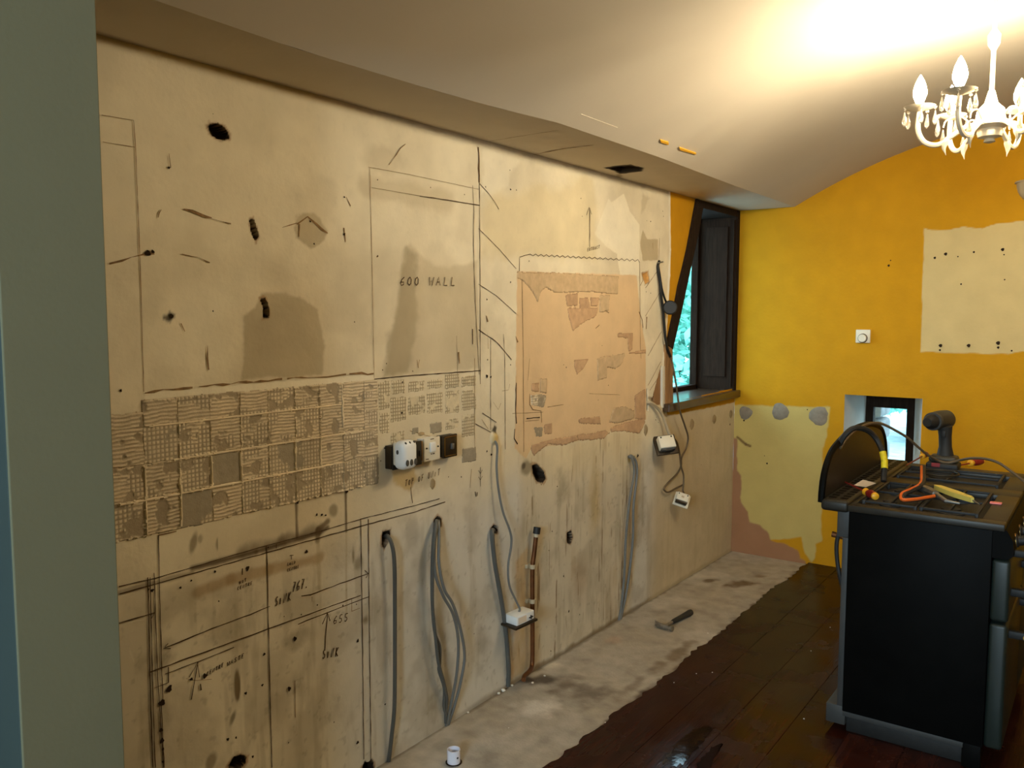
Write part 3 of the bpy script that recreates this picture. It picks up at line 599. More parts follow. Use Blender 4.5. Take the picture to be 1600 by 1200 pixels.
# bead of grout along the joints
for k, (a0, a1, z) in enumerate([(1.14, 1.92, 1.126), (1.30, 2.02, 1.222), (1.23, 1.92, 1.321)]):
    bed('grout_bead', [(a0, z-0.006), (a1, z-0.006), (a1, z+0.006), (a0, z+0.006)], 'bead', 200+k, base=0.006, rag=0.003, bare=0.9)
for k, (y, z0, z1) in enumerate([(1.217, 1.03, 1.22), (1.419, 1.13, 1.22), (1.519, 1.12, 1.23), (1.72, 1.13, 1.23), (1.823, 1.13, 1.23), (1.319, 1.03, 1.2), (1.92, 1.24, 1.39)]):
    bed('grout_bead', [(y-0.006, z0), (y+0.006, z0), (y+0.006, z1), (y-0.006, z1)], 'bead', 230+k, base=0.006, rag=0.003, bare=0.9)
# bare white board squares of the narrower strip to the right
for k, (y0, y1, z0, z1) in enumerate([(2.09, 2.15, 1.285, 1.385), (2.155, 2.225, 1.335, 1.385), (2.15, 2.232, 1.235, 1.325), (2.15, 2.22, 1.135, 1.20), (2.095, 2.145, 1.20, 1.275), (2.245, 2.33, 1.335, 1.375), (2.24, 2.335, 1.25, 1.32), (2.345, 2.435, 1.34, 1.375), (2.345, 2.435, 1.245, 1.325),
                                     (2.45, 2.535, 1.335, 1.39), (2.45, 2.535, 1.235, 1.325), (2.45, 2.53, 1.175, 1.215), (2.55, 2.64, 1.335, 1.375), (2.55, 2.64, 1.24, 1.32), (2.55, 2.635, 1.135, 1.225), (2.55, 2.64, 1.03, 1.09), (2.36, 2.43, 1.17, 1.21), (2.26, 2.30, 1.18, 1.205)]):
    bed('adhesive_bed', [(y0, z0), (y1, z0), (y1, z1), (y0, z1)], 'lines' if k < 15 else 'plain', 300+k*2, base=0.002, rag=0.005, bare=0.62)
def c8(pts): return WP([(740+x/3.75, 420+y/3.75) for x, y in pts])
bed('adhesive_remnant', c8([(250, 15), (500, 20), (850, 40), (845, 150), (790, 150), (700, 140), (600, 140), (520, 145), (470, 140), (420, 115), (395, 140), (375, 205), (345, 140), (290, 75), (255, 60)]), 'vridge', 401, rag=0.004, res=0.004)
bed('adhesive_remnant', c8([(535, 150), (610, 140), (610, 220), (545, 225)]), 'brown', 402, rag=0.004, res=0.004); bed('adhesive_remnant', c8([(615, 170), (670, 165), (690, 240), (620, 245)]), 'brown', 403, rag=0.004, res=0.004)
bed('adhesive_remnant', c8([(680, 165), (735, 165), (730, 220), (685, 220)]), 'brown', 404, rag=0.004, res=0.004); bed('adhesive_remnant', c8([(735, 150), (800, 150), (790, 250), (735, 260)]), 'vridge', 405, rag=0.004, res=0.004)
bed('adhesive_remnant', c8([(545, 225), (730, 225), (720, 280), (640, 320), (580, 370), (555, 290)]), 'brown', 406, rag=0.005, res=0.004)
bed('adhesive_remnant', c8([(585, 530), (680, 525), (640, 590), (605, 625), (588, 580)]), 'brown', 407, rag=0.005, res=0.004); bed('adhesive_remnant', c8([(720, 520), (890, 490), (870, 560), (830, 590), (780, 580), (780, 640), (725, 660)]), 'vridge', 408, rag=0.005, res=0.004)
bed('adhesive_remnant', c8([(840, 375), (935, 372), (930, 475), (905, 490), (900, 410), (840, 402)]), 'brown', 409, rag=0.003, res=0.004); bed('adhesive_remnant', c8([(890, 490), (1010, 470), (1010, 500), (910, 500)]), 'brown', 410, rag=0.003, res=0.004)
bed('adhesive_remnant', c8([(385, 640), (430, 640), (430, 730), (385, 730)]), 'vridge', 411, rag=0.004, res=0.004); bed('adhesive_remnant', c8([(335, 670), (383, 665), (383, 725), (335, 720)]), 'brown', 412, rag=0.004, res=0.004); bed('adhesive_remnant', c8([(330, 735), (430, 735), (415, 815), (335, 800)]), 'ridge', 413, rag=0.004, res=0.004)
bed('adhesive_remnant', c8([(610, 880), (660, 870), (740, 860), (745, 915), (620, 910)]), 'brown', 414, rag=0.006, res=0.004); bed('adhesive_remnant', c8([(815, 815), (880, 800), (940, 830), (945, 880), (830, 910), (790, 900)]), 'vridge', 415, rag=0.006, res=0.004)
bed('adhesive_remnant', c8([(940, 740), (1005, 700), (1005, 890), (945, 880)]), 'brown', 416, rag=0.006, res=0.004); bed('adhesive_remnant', c8([(350, 930), (405, 920), (405, 985), (365, 985)]), 'ridge', 417, rag=0.005, res=0.004); bed('adhesive_remnant', c8([(410, 910), (460, 905), (460, 970), (412, 975)]), 'brown', 418, rag=0.004, res=0.004)
bed('plaster_edge', c8([(330, 1060), (335, 1030), (440, 1000), (600, 970), (610, 1005), (520, 1040), (440, 1030), (350, 1100)]), 'brown', 419, rag=0.006, res=0.004)
bed('plaster_edge', c8([(600, 970), (700, 960), (770, 940), (800, 960), (760, 1000), (680, 1005), (610, 1010)]), 'brown', 420, rag=0.006, res=0.004); bed('plaster_edge', c8([(800, 930), (850, 910), (1000, 870), (1005, 900), (970, 970), (880, 955), (800, 960)]), 'brown', 421, rag=0.006, res=0.004)
# dabs of filler along the lower right
def dab(x, y, ry, rz, m='dab2'):
    vs = [(0.005, 0, 0)]+[(0.0035, 0.7*ry*math.cos(k*math.pi/8), 0.7*rz*math.sin(k*math.pi/8)) for k in range(16)]+[(-0.001, ry*(1+0.12*math.sin(k*2.3))*math.cos(k*math.pi/8), rz*(1+0.1*math.sin(k*1.7))*math.sin(k*math.pi/8)) for k in range(16)]
    fs = [(0, 1+k, 1+(k+1) % 16) for k in range(16)]+[(1+k, 17+k, 17+(k+1) % 16, 1+(k+1) % 16) for k in range(16)]
    q = W(x, y); me = bpy.data.meshes.new('filler_dab'); me.from_pydata([(v[0], v[1]+q[0], v[2]+q[1]) for v in vs], [], fs); me.update(); return link('filler_dab', me, M[m], wall_left, True)
dab(1081, 663, .035, .036); dab(1116, 655, .035, .032); dab(1142, 647, .03, .028); dab(1009, 672, .022, .032); dab(676, 756, .016, .022); dab(658, 678, .02, .008)

# ============================================================ END WALL
xs_ = np.concatenate([np.linspace(0, 1.95, 330), np.linspace(2.0, 4.12, 60)]); zs_ = np.linspace(-0.03, 2.82, 404)
A, B = np.meshgrid(xs_, zs_, indexing='ij'); cv = Canvas(A, B, YELLOW)
cv.mix(0.25*sm(fbm(A, B, 2.2, 2), 0.45, 0.75), YELLOW*0.86); cv.H += (fbm(A, B, 4, 2)-0.5)*0.004
PY = np.array(srgb(194, 172, 102))
cv.poly([(-0.1, 0.07), (0.30, 0.12), EW(1252, 838), EW(1258, 865), EW(1268, 878), EW(1274, 872), EW(1274, 850), EW(1283, 845), EW(1283, 765), EW(1285, 700), EW(1295, 668), EW(1296, 637), (-0.1, 1.005)], PY, 0.012, 0.012, 14, 1.0, seed=2)
cv.poly([(-0.1, -0.1), (-0.1, 0.8), EW(1152, 685), EW(1152, 735), EW(1158, 742), EW(1158, 785), EW(1169, 800), EW(1173, 815), EW(1188, 820), EW(1200, 835), EW(1205, 845), EW(1225, 850), EW(1246, 860), EW(1250, 872), (0.50, 0.02), (0.55, -0.1)], np.array(srgb(160, 116, 82)), 0.012, 0.012, 16, 1.0, seed=3)
cv.line([EW(1152, 683), EW(1165, 694), EW(1172, 697)], 0.010, np.array(srgb(110, 84, 50)), 0.9, seed=2)
cv.poly([EW(1438, 550), EW(1444, 357), EW(1455, 359), EW(1480, 360), EW(1505, 354), EW(1535, 357), EW(1555, 350), EW(1600, 345), EW(1760, 340), EW(1760, 560), EW(1600, 549), EW(1575, 553)], np.array(srgb(206, 182, 126)), 0.006, 0.006, 14, 1.0, seed=4)
rec = [EW(1320, 615.5), EW(1441, 622), (1.157, 0.52), (0.713, 0.52)]
ac, bc = (A[:-1, :-1]+A[1:, 1:])/2, (B[:-1, :-1]+B[1:, 1:])/2
RX0, RX1, RZ0, RZ1 = 0.713, 1.157, 0.52, 1.12
ix = lambda v: int(np.argmin(np.abs(xs_-v))); iz = lambda v: int(np.argmin(np.abs(zs_-v)))
xs_[ix(RX0)] = RX0; xs_[ix(RX1)] = RX1; zs_[iz(RZ0)] = RZ0; zs_[iz(RZ1)] = RZ1
A2, B2 = np.meshgrid(xs_, zs_, indexing='ij')
ac, bc = (A2[:-1, :-1]+A2[1:, 1:])/2, (B2[:-1, :-1]+B2[1:, 1:])/2
keep = ~((ac > RX0) & (ac < RX1) & (bc > RZ0) & (bc < RZ1))
me = grid_mesh('wall_end', np.stack([A2, L-cv.H*0.5, B2], -1), cv.C, keep)
wall_end = struct(link('wall_end', me, M['wall'], None, True), 'mustard yellow gable wall with unpainted cream patches')
def edab(x, y, r, sd_):
    q = EW(x, y); rs = np.random.RandomState(sd_); n = 20
    R = [r*(1+0.12*(rs.rand()-0.5)+0.08*math.sin(3*k*2*math.pi/n+sd_)) for k in range(n)]
    vs = [(q[0], L-0.006, q[1])]+[(q[0]+0.8*R[k]*math.cos(k*2*math.pi/n), L-0.005, q[1]+0.8*R[k]*math.sin(k*2*math.pi/n)) for k in range(n)]+[(q[0]+R[k]*math.cos(k*2*math.pi/n), L+0.001, q[1]+R[k]*math.sin(k*2*math.pi/n)) for k in range(n)]
    fs = [(0, 1+k, 1+(k+1) % n) for k in range(n)]+[(1+k, 1+n+k, 1+n+(k+1) % n, 1+(k+1) % n) for k in range(n)]
    me = bpy.data.meshes.new('adhesive_dab'); me.from_pydata(vs, [], fs); me.update(); link('adhesive_dab', me, M['dab'], wall_end, True)
edab(1165, 645, .047, 1); edab(1219, 643, .058, 2); edab(1279, 650, .062, 5)
hm2 = bpy.data.meshes.new('plug_hole'); hm2.from_pydata([(math.cos(k*math.pi/5)*(1+0.2*((k*7) % 3-1)), 0, math.sin(k*math.pi/5)) for k in range(10)], [], [tuple(range(10))]); hm2.materials.append(M['hole'])
for x, y, r in [(1461, 403, .007), (1478, 397, .009), (1497, 401, .004), (1522, 394, .006), (1567, 390, .009), (1569, 398, .004), (1502, 444, .005), (1570, 437, .004), (1470, 540, .010), (1469, 547, .006), (1514, 540, .010), (1560, 536, .011), (1560, 543, .007), (1581, 548, .005), (1389, 415, .007), (1392, 407, .004), (1163, 657, .006), (1199, 724, .006), (1195, 712, .003), (1262, 640, .004)]:
    q = EW(x, y); o = bpy.data.objects.new('plug_hole', hm2); COL.objects.link(o); o.location = (q[0], L-0.0055, q[1]); o.scale = (r, 1, r); o.parent = wall_end

# ============================================================ OTHER WALLS, CEILING
def quad_wall(name, boxes, m, label=None):
    b = MB()
    for lo, hi in boxes: b.box(lo, hi)
    return struct(b.build(name, m), label)
quad_wall('wall_right', [((4.12, -3.2, 0), (4.27, L+0.2, 3.0))], M['cream_far'], 'plain cream wall on the far right side')
JX, JY0, JY1 = 0.62, 0.618, 0.794           # opening jamb between the two rooms
jb = MB(); jb.box((-1.2, JY0, 0), (JX, JY1, 3.0), 0.004)
wf = struct(jb.build('wall_front', M['teal']), 'grey green painted wall end beside the opening'); MB().box((JX-0.004, JY0+0.001, 0), (JX+0.003, JY1-0.0, 2.55), 0.002).build('jamb_face', M['green'], wf)
quad_wall('wall_front_header', [((JX, JY0, 2.22), (4.12, JY1, 3.0))], M['green'], 'unseen header above the opening, set low to keep daylight off the vault')  # out of view, lowered to block rear daylight from the vault
quad_wall('wall_rear', [((-1.2, -3.25, 0), (1.6, -3.15, 3.0)), ((3.1, -3.25, 0), (4.12, -3.15, 3.0)), ((1.6, -3.25, 2.5), (3.1, -3.15, 3.0)), ((1.6, -3.25, 0), (3.1, -3.15, 1.6))], M['cream_far'], 'rear wall with a wide glazed opening')
quad_wall('wall_side', [((-1.35, -3.3, 0), (-1.2, JY1, 3.0))], M['green'], 'side wall of the adjoining room')
# vaulted ceiling with flat soffits along both sides
VCX, VCZ, VR = 2.054, -0.7636, 3.506
def vz(x): return VCZ+math.sqrt(VR*VR-(x-VCX)**2)
def vs2(x, e): t = min(1, max(0, min(x-e, 2*VCX-e-x)/0.5)); return vz(x)-(vz(e)-HS)*(1-t)
def xe(y): return np.interp(y, [0.7, 1.5, 2.0, 2.3, 2.6, 3.4, 4.4, 5.48], [0.34, 0.312, 0.335, 0.362, 0.408, 0.412, 0.380, 0.366])
n = 40; yv = np.linspace(JY1-0.01, L, 30); vs = []; fs = []
for y in yv:
    e = float(xe(y))
    row = [(e+(2*VCX-2*e)*k/n, y, vs2(e+(2*VCX-2*e)*k/n, e)) for k in range(n+1)]
    vs += row
w_ = n+1
for i in range(len(yv)-1):
    for k in range(w_-1): fs.append((i*w_+k, i*w_+k+1, (i+1)*w_+k+1, (i+1)*w_+k))
me = bpy.data.meshes.new('ceiling'); me.from_pydata(vs, [], fs); me.update()
ceiling = struct(link('ceiling', me, M['ceiling'], None, True), 'off-white barrel vaulted plaster ceiling')
ya = np.linspace(JY1-0.01, L, 560); ta = np.linspace(0, 1, 56)
A, T = np.meshgrid(ya, ta, indexing='ij'); X = T*xe(A); cvs = Canvas(A, X, np.array(srgb(206, 194, 172)))
def SP(pts): return [tuple(reversed(tuple(float(v) for v in hit(x, y, 2, HS)[:2]))) for x, y in pts]
def cs_poly(poly, col, soft, rag, alpha, h=None):
    d = sdf(A, X, poly)+(fbm(A, X, 40, 2)-0.5)*2*rag; m = sm(d, -soft/2, soft/2)*alpha; cvs.C += m[..., None]*(np.array(col)-cvs.C)
    if h is not None: cvs.H = cvs.H*(1-m)+h*m
cs_poly(SP([(943, 262), (962, 259), (985, 257), (1006, 262), (1002, 268), (985, 270), (968, 272), (960, 267)]), srgb(52, 42, 30), 0.006, 0.006, 1.0)
cs_poly(SP([(952, 263), (964, 261), (985, 259.5), (1000, 262.5), (997, 266.5), (983, 268), (970, 269.5), (963, 266)]), srgb(40, 32, 22), 0.004, 0.003, 1.0, 0.07)
cs_poly(SP([(963, 272), (970, 272), (972, 278), (964, 277)]), srgb(150, 136, 112), 0.01, 0.01, 0.8)
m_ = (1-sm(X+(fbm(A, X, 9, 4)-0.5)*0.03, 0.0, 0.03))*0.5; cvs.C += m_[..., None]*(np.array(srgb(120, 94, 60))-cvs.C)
me = grid_mesh('soffit', np.stack([X, A, HS+cvs.H], -1), cvs.C); link('soffit', me, M['soffit'], ceiling, True)
MB().add([(2*VCX-0.452, JY1, HS), (4.2, JY1, HS), (4.2, L, HS), (2*VCX-0.37, L, HS)], [(0, 1, 2, 3)]).build('soffit', M['ceiling'], ceiling)
def sribbon(px, wd, m): return ribbon('ceiling_crack', [(q[1], q[0]) for q in SP(px)], wd, M[m], parent=ceiling, x=HS-0.0015, jit=0.8, axis=2)
sribbon([(834, 241), (880, 232), (928, 226)], .006, 'crack'); sribbon([(765, 220), (820, 211), (872, 203)], .004, 'pencil_faint')
def vhit(x, y):
    d = ray(x, y); d = d/np.linalg.norm(d); t = 0.5
    for _ in range(4000):
        p = CAM+d*t
        if abs(p[0]-VCX) < 1.6 and p[2] > vs2(p[0], float(xe(p[1]))): break
        t += 0.002
    return p
def vault_patch(name, px, m, off=0.003):
    P = [vhit(*q) for q in px]; b = MB(); n = len(P); nr = lambda p: np.array([VCX-p[0], 0, VCZ-p[2]])/VR
    vs = [tuple(p+nr(p)*off) for p in P]+[tuple(p-nr(p)*0.004) for p in P]
    b.add(vs, [tuple(range(n))]+[(i, (i+1) % n, n+(i+1) % n, n+i) for i in range(n)]); return b.build(name, m, ceiling)
vault_patch('paint_chip', [(1031, 217), (1044, 221), (1044, 225), (1032, 221)], M['yellow_paint'], 0.006); vault_patch('paint_chip', [(1061, 229), (1087, 238), (1087, 240), (1062, 233)], M['yellow_paint'], 0.006)
vault_patch('filler_strip', [(897, 190), (908, 178), (965, 199), (958, 206)], M['filler'], 0.002)
vault_patch('filler_strip', [(1154, 286), (1166, 275), (1168, 276), (1156, 289)], M['filler'], 0.002)

quad_wall('wall_left_outer', [((-0.34, 0.6, -0.2), (-0.10, 4.2, 3.05)), ((-0.34, 4.2, HS+0.03), (-0.02, L+0.2, 3.05)), ((-0.34, 4.2, -0.2), (-0.10, L+0.2, 0.9))], M['stone'], 'unseen masonry slabs added behind the left wall to stop sky light')  # added so sky light cannot leak in behind the thin wall sheet
quad_wall('wall_end_outer', [((-0.3, L+0.03, 2.2), (4.3, L+0.15, 3.05)), ((1.3, L+0.03, -0.2), (4.3, L+0.15, 2.2))], M['stone'], 'unseen masonry slabs added behind the gable wall to stop sky light')  # added to close the gap where sky light entered above the vault
# rear room ceiling and floors
quad_wall('ceiling_rear', [((-1.35, -3.3, 3.0), (4.27, L+0.2, 3.05))], M['ceiling'], 'flat ceiling of the adjoining room')
xf = np.concatenate([np.linspace(0, 0.60, 80), [4.12]]); yf = np.linspace(JY1-0.02, L, 560)
A, B = np.meshgrid(xf, yf, indexing='ij'); CON = np.array(srgb(178, 170, 156))
cv = Canvas(A, B, CON); cv.H = (fbm(A, B, 6, 1)-0.5)*0.006+(fbm(A, B, 40, 3)-0.5)*0.0012-0.001
cv.mix(0.4*sm(fbm(A, B, 5, 2), 0.45, 0.7), np.array(srgb(160, 148, 128))); cv.mix(0.35*sm(fbm(A, B, 12, 5), 0.5, 0.75), np.array(srgb(140, 128, 112))); cv.mix(0.30*sm(fbm(A, B, 3, 6), 0.5, 0.7), np.array(srgb(214, 208, 196)))
def FB(x, y, a, b_, col, al, sd_=1, rot=0.0): cv.blob(FL(x, y), a, b_, np.array(srgb(*col)), al, soft=0.8, rag=0.7, seed=sd_, rot=rot)
FB(925, 1085, .12, .12, (120, 110, 98), .85, 1); FB(880, 1070, .06, .12, (110, 98, 84), .7, 2); FB(850, 1062, .05, .07, (70, 56, 42), .8, 3); FB(825, 1062, .05, .05, (62, 48, 36), .9, 4)
FB(1060, 1020, .04, .25, (110, 92, 66), .7, 5); FB(990, 1070, .03, .2, (96, 80, 60), .5, 2); FB(840, 1105, .10, .10, (224, 218, 206), .7, 6); FB(860, 1040, .05, .06, (222, 214, 196), .6, 6)
FB(1155, 912, .06, .12, (104, 80, 48), .85, 3, -0.6); FB(1110, 907, .04, .05, (96, 74, 44), .8, 5, -0.6); FB(1190, 900, .03, .06, (110, 86, 54), .6, 2, -0.6); FB(1110, 875, .06, .10, (130, 106, 72), .5, 4)
FB(760, 1190, .1, .08, (130, 122, 112), .5, 5); FB(690, 1165, .05, .05, (140, 132, 120), .5, 4); FB(960, 1000, .05, .06, (176, 140, 112), .35, 3); FB(1020, 930, .06, .08, (170, 140, 110), .35, 3)
cv.mix(0.8*sm(A+(fbm(A, B, 16, 3)-0.5)*0.10, 0.49, 0.53), np.array(srgb(70, 48, 32)))
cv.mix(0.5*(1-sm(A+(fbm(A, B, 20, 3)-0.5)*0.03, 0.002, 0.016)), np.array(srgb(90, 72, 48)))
P = np.stack([A, B, cv.H], -1); P[-1, :, 2] = -0.004; P[-2, :, 2] = -0.004
floor = struct(link('floor', grid_mesh('floor', P, cv.C), M['concrete'], None, True), 'dusty concrete strip beside dark boarded floor')
# floorboards, each one its own piece
PW = 0.20; ZT = 0.012; x0 = 0.512; row = 0
while x0 < 4.10:
    x1 = min(x0+PW, 4.115); y = -3.1+random.random()*-1.0
    while y < L:
        yl = 1.5+random.random()*0.9; y0 = max(y, -3.1); y1 = min(y+yl, L-0.004); y += yl
        if y1 < 0.3 and row > 12: pass
        b = MB()
        if row == 0 and y1 > 0.8:
            nseg = max(4, int((y1-y0)/0.015)); left = []
            for k in range(nseg+1):
                yy = y0+(y1-y0)*k/nseg; left.append((x0+0.026*(float(noise(np.array(yy), np.array(0.3), 5, 2))-0.5)+0.022*(float(noise(np.array(yy), np.array(0.7), 30, 3))-0.5), yy))
            poly = [(x1-0.001, y0+0.001), (x1-0.001, y1-0.001)]+left[::-1]
            b.prism(poly, 2, -0.006, ZT)
        else: b.box((x0+0.0006, y0+0.0006, -0.006), (x1-0.0006, y1-0.0006, ZT), 0.001, seg=1)
        if y1-y0 > 0.05: b.build('floor_plank', M['plank'], floor)
    x0 = x1; row += 1
MB().box((-1.2, -3.3, -0.02), (0.52, JY0+0.1, 0.0)).build('floor_slab', M['concrete'], floor)

# wet patches on the boards
M['wet'] = mat('wet_board', srgb(34, 20, 15), 0.07, var=0.3, scale=12, bump=0.04, bscale=25, spec=0.5)
for k, px in enumerate([[(1035, 1192), (1050, 1170), (1068, 1150), (1085, 1138), (1108, 1133), (1116, 1138), (1098, 1158), (1082, 1178), (1070, 1192), (1054, 1197)], [(1082, 1206), (1094, 1188), (1110, 1170), (1124, 1160), (1132, 1163), (1120, 1182), (1108, 1204), (1098, 1215)]]):
    P_ = [FL(x, y, ZT) for x, y in px]; R_ = []
    for i in range(len(P_)):
        a, b = P_[i], P_[(i+1) % len(P_)]
        for t in np.arange(0, 1, 0.2): R_.append((a[0]+(b[0]-a[0])*t+0.012*(random.random()-0.5), a[1]+(b[1]-a[1])*t+0.03*(random.random()-0.5)))
    tag(MB().prism(R_, 2, ZT-0.0002, ZT+0.0007).build('wet_patch', M['wet'], None, False, loc=(*P_[0], ZT)), ['larger glossy wet patch on dark floorboards near concrete edge', 'smaller glossy wet streak on floorboards at bottom of picture'][k], 'wet patch')

# ============================================================ WINDOW 1 (left wall)
w1 = bpy.data.objects.new('window_1', None); COL.objects.link(w1); w1.location = (0, 4.9, 1.1); struct(w1, 'tall window with slanted jamb and dark timber lining'); w1.empty_display_size = 0.05
oz, sz = 2.29, 1.11
WD = -0.27
jambL = WP([(1097, 316), (1089, 362), (1075, 425), (1060, 495), (1048, 546)])
outL = WP([(1086, 311), (1072, 388), (1066, 415), (1058, 447), (1049, 495), (1040, 538)])
MB().prism(outL+jambL[::-1], 0, WD, 0.014).build('slanted_jamb', M['timber'], w1)
zb = 1.10
MB().prism(WP([(1037, 538), (1048, 545)])+[(W(1049, 628)[0], zb), (W(1037, 632)[0], zb)], 0, WD, 0.012).build('jamb_post', M['timber_raw'], w1)
MB().prism(WP([(1034, 572), (1037, 572)])+[(W(1037, 632)[0], 1.09), (W(1034, 632)[0], 1.09)], 0, -0.03, 0.006).build('plaster_bead', M['ivory'], w1)
MB().box((WD, 5.425, zb), (0.010, L-0.001, HS-0.002), 0.003).build('jamb', M['timber'], w1)
hl = W(1087, 311)[0]
MB().box((WD, hl, oz-0.03), (0.008, 5.425, HS-0.002), 0.003).build('head_lining', M['timber'], w1)
MB().box((WD, 4.36, 1.065), (0.042, L-0.002, 1.112), 0.006).build('window_sill', M['sill'], w1)
MB().box((-0.012, 5.405, 1.13), (-0.004+0.0, 5.424, 2.24), 0.002).box((-0.20, 5.412, 1.2), (-0.05, 5.424, 2.2), 0.002).build('jamb_panel', M['timber'], w1)
MB().box((WD-0.03, 4.36, 1.10), (WD+0.02, 5.44, 1.14), 0.004).box((WD-0.03, 5.40, 1.10), (WD+0.02, 5.44, HS), 0.004).box((WD-0.03, 4.36, HS-0.05), (WD+0.02, 5.44, HS), 0.004).box((WD-0.03, 4.36, 1.1), (WD+0.02, 4.42, HS), 0.004).build('window_frame', M['timber'], w1)
MB().box((WD-0.008, 4.40, 1.12), (WD-0.004, 5.42, HS-0.02)).build('pane', M['glass'], w1)
# masonry behind the lining so that no daylight leaks round it
MB().box((WD-0.03, 3.9, 0.3), (WD+0.02, 4.37, 2.5)).box((WD-0.03, 4.3, 0.3), (WD+0.02, L+0.1, 1.08)).box((WD-0.03, 4.3, HS-0.01), (WD+0.02, L+0.1, 2.7)).box((WD-0.03, 5.43, 0.3), (WD+0.02, L+0.3, 2.7)).build('masonry', M['stone'], w1)
# stud seen in the broken corner
MB().box((-0.030, W(1024, 630)[0], 1.06), (-0.008, W(1034, 630)[0], 1.33), 0.002).build('exposed_stud', M['timber_raw'], w1)

# ============================================================ WINDOW 2 (end wall, deep little window)
w2 = bpy.data.objects.new('window_2', None); COL.objects.link(w2); w2.location = (0.93, L, 0.52); struct(w2, 'small deep window in yellow wall with brown frame'); w2.empty_display_size = 0.05
YF = 5.97; FX0, FX1, FZ0, FZ1 = 0.736, 1.028, 0.53, 1.068
MB().add([(RX0, L, RZ0), (RX0, L, RZ1), (FX0, YF, RZ1-0.03), (FX0, YF, RZ0)], [(0, 1, 2, 3)]).add([(RX1, L, RZ0), (RX1, L, RZ1), (FX1, YF, RZ1-0.03), (FX1, YF, RZ0)], [(0, 1, 2, 3)]).add([(RX0, L, RZ1), (RX1, L, RZ1), (FX1, YF, RZ1-0.03), (FX0, YF, RZ1-0.03)], [(0, 1, 2, 3)]).add([(RX0, L, RZ0), (RX1, L, RZ0), (FX1, YF, RZ0), (FX0, YF, RZ0)], [(0, 1, 2, 3)]).build('reveal', M['winwhite'], w2)
fr = MB(); t = 0.046
fr.box((FX0-0.01, YF-0.03, FZ0), (FX0+t, YF+0.03, RZ1), 0.003).box((FX1-0.040, YF-0.03, FZ0), (FX1+0.01, YF+0.03, RZ1), 0.003).box((FX0, YF-0.029, 1.003), (FX1, YF+0.029, RZ1), 0.003).box((FX0, YF-0.029, FZ0-0.01), (FX1, YF+0.029, FZ0+0.05), 0.003)
fr.build('window_frame', M['timber'], w2); MB().box((FX0+0.03, YF-0.004, FZ0+0.03), (FX1-0.03, YF, 1.02)).build('pane', M['glass'], w2)

# ============================================================ OUTDOORS
gp = MB(); gp.add([(-14, -8, -0.15), (12, -8, -0.15), (12, 26, -0.15), (-14, 26, -0.15)], [(0, 1, 2, 3)])
yard = gp.build('yard', M['bounce_ground']); yard['kind'] = 'structure'; yard['label'] = 'pale yard outside the windows, lightened to bounce daylight in'
def bush(loc, r, h, n, label, seed):
    rs = np.random.RandomState(seed); e = empty('bush', loc, label, 'bush', 'bushes outside the windows')
    st = MB()
    for k in range(5):
        a = k*1.3; st.tube([(loc[0]+0.05*math.cos(a), loc[1]+0.05*math.sin(a), loc[2]), (loc[0]+r*0.35*math.cos(a), loc[1]+r*0.35*math.sin(a), loc[2]+h*0.55)], [0.04, 0.015], 6)
    st.build('stem', M['bark'], e)
    d = rs.normal(size=(n, 3)); d /= np.linalg.norm(d, axis=1)[:, None]; rad = rs.rand(n)**0.4*(0.75+0.35*np.sin(d[:, 0]*5+seed)*np.cos(d[:, 2]*6))
    c = d*rad[:, None]*np.array([r, r, h*0.5])+np.array([loc[0], loc[1], loc[2]+h*0.52])
    u = rs.normal(size=(n, 3)); u /= np.linalg.norm(u, axis=1)[:, None]; v = np.cross(u, rs.normal(size=(n, 3))); v /= np.linalg.norm(v, axis=1)[:, None]
    s = (0.05+0.05*rs.rand(n))[:, None]
    V = np.stack([c-u*s, c+v*s*0.5, c+u*s, c-v*s*0.5], 1).reshape(-1, 3)
    me = bpy.data.meshes.new('foliage'); me.from_pydata(V.tolist(), [], np.arange(4*n).reshape(-1, 4).tolist()); me.update(); o = link('foliage', me, M['leaf'], e); o['kind'] = 'stuff'
bush((-2.0, 9.4, -0.15), 1.3, 3.4, 5000, 'pale green leafy bush seen low in the tall window', 3)
bush((-4.6, 13.0, -0.15), 1.7, 4.6, 9000, 'taller bush behind, at the upper part of the tall window', 5)
bush((0.1, 13.0, -0.15), 1.2, 1.9, 6000, 'rounded green bush seen through the small deep window', 8)
pier = empty('stone_pier', (0.62, 6.55, -0.15), 'rough grey stone pier outside the small window', 'stone pier')
rs = np.random.RandomState(4)
for k in range(9):
    z0 = -0.15+k*0.17
    for q in range(2):
        x_0 = 0.26+q*0.25+0.02*rs.rand(); b = MB(); b.box((x_0, 6.42+0.03*rs.rand(), z0+0.005), (x_0+0.23+(0.04*(rs.rand()-0.5) if q else 0), 6.72, z0+0.16), 0.03, seg=2); b.build('stone', M['stone'], pier, True)

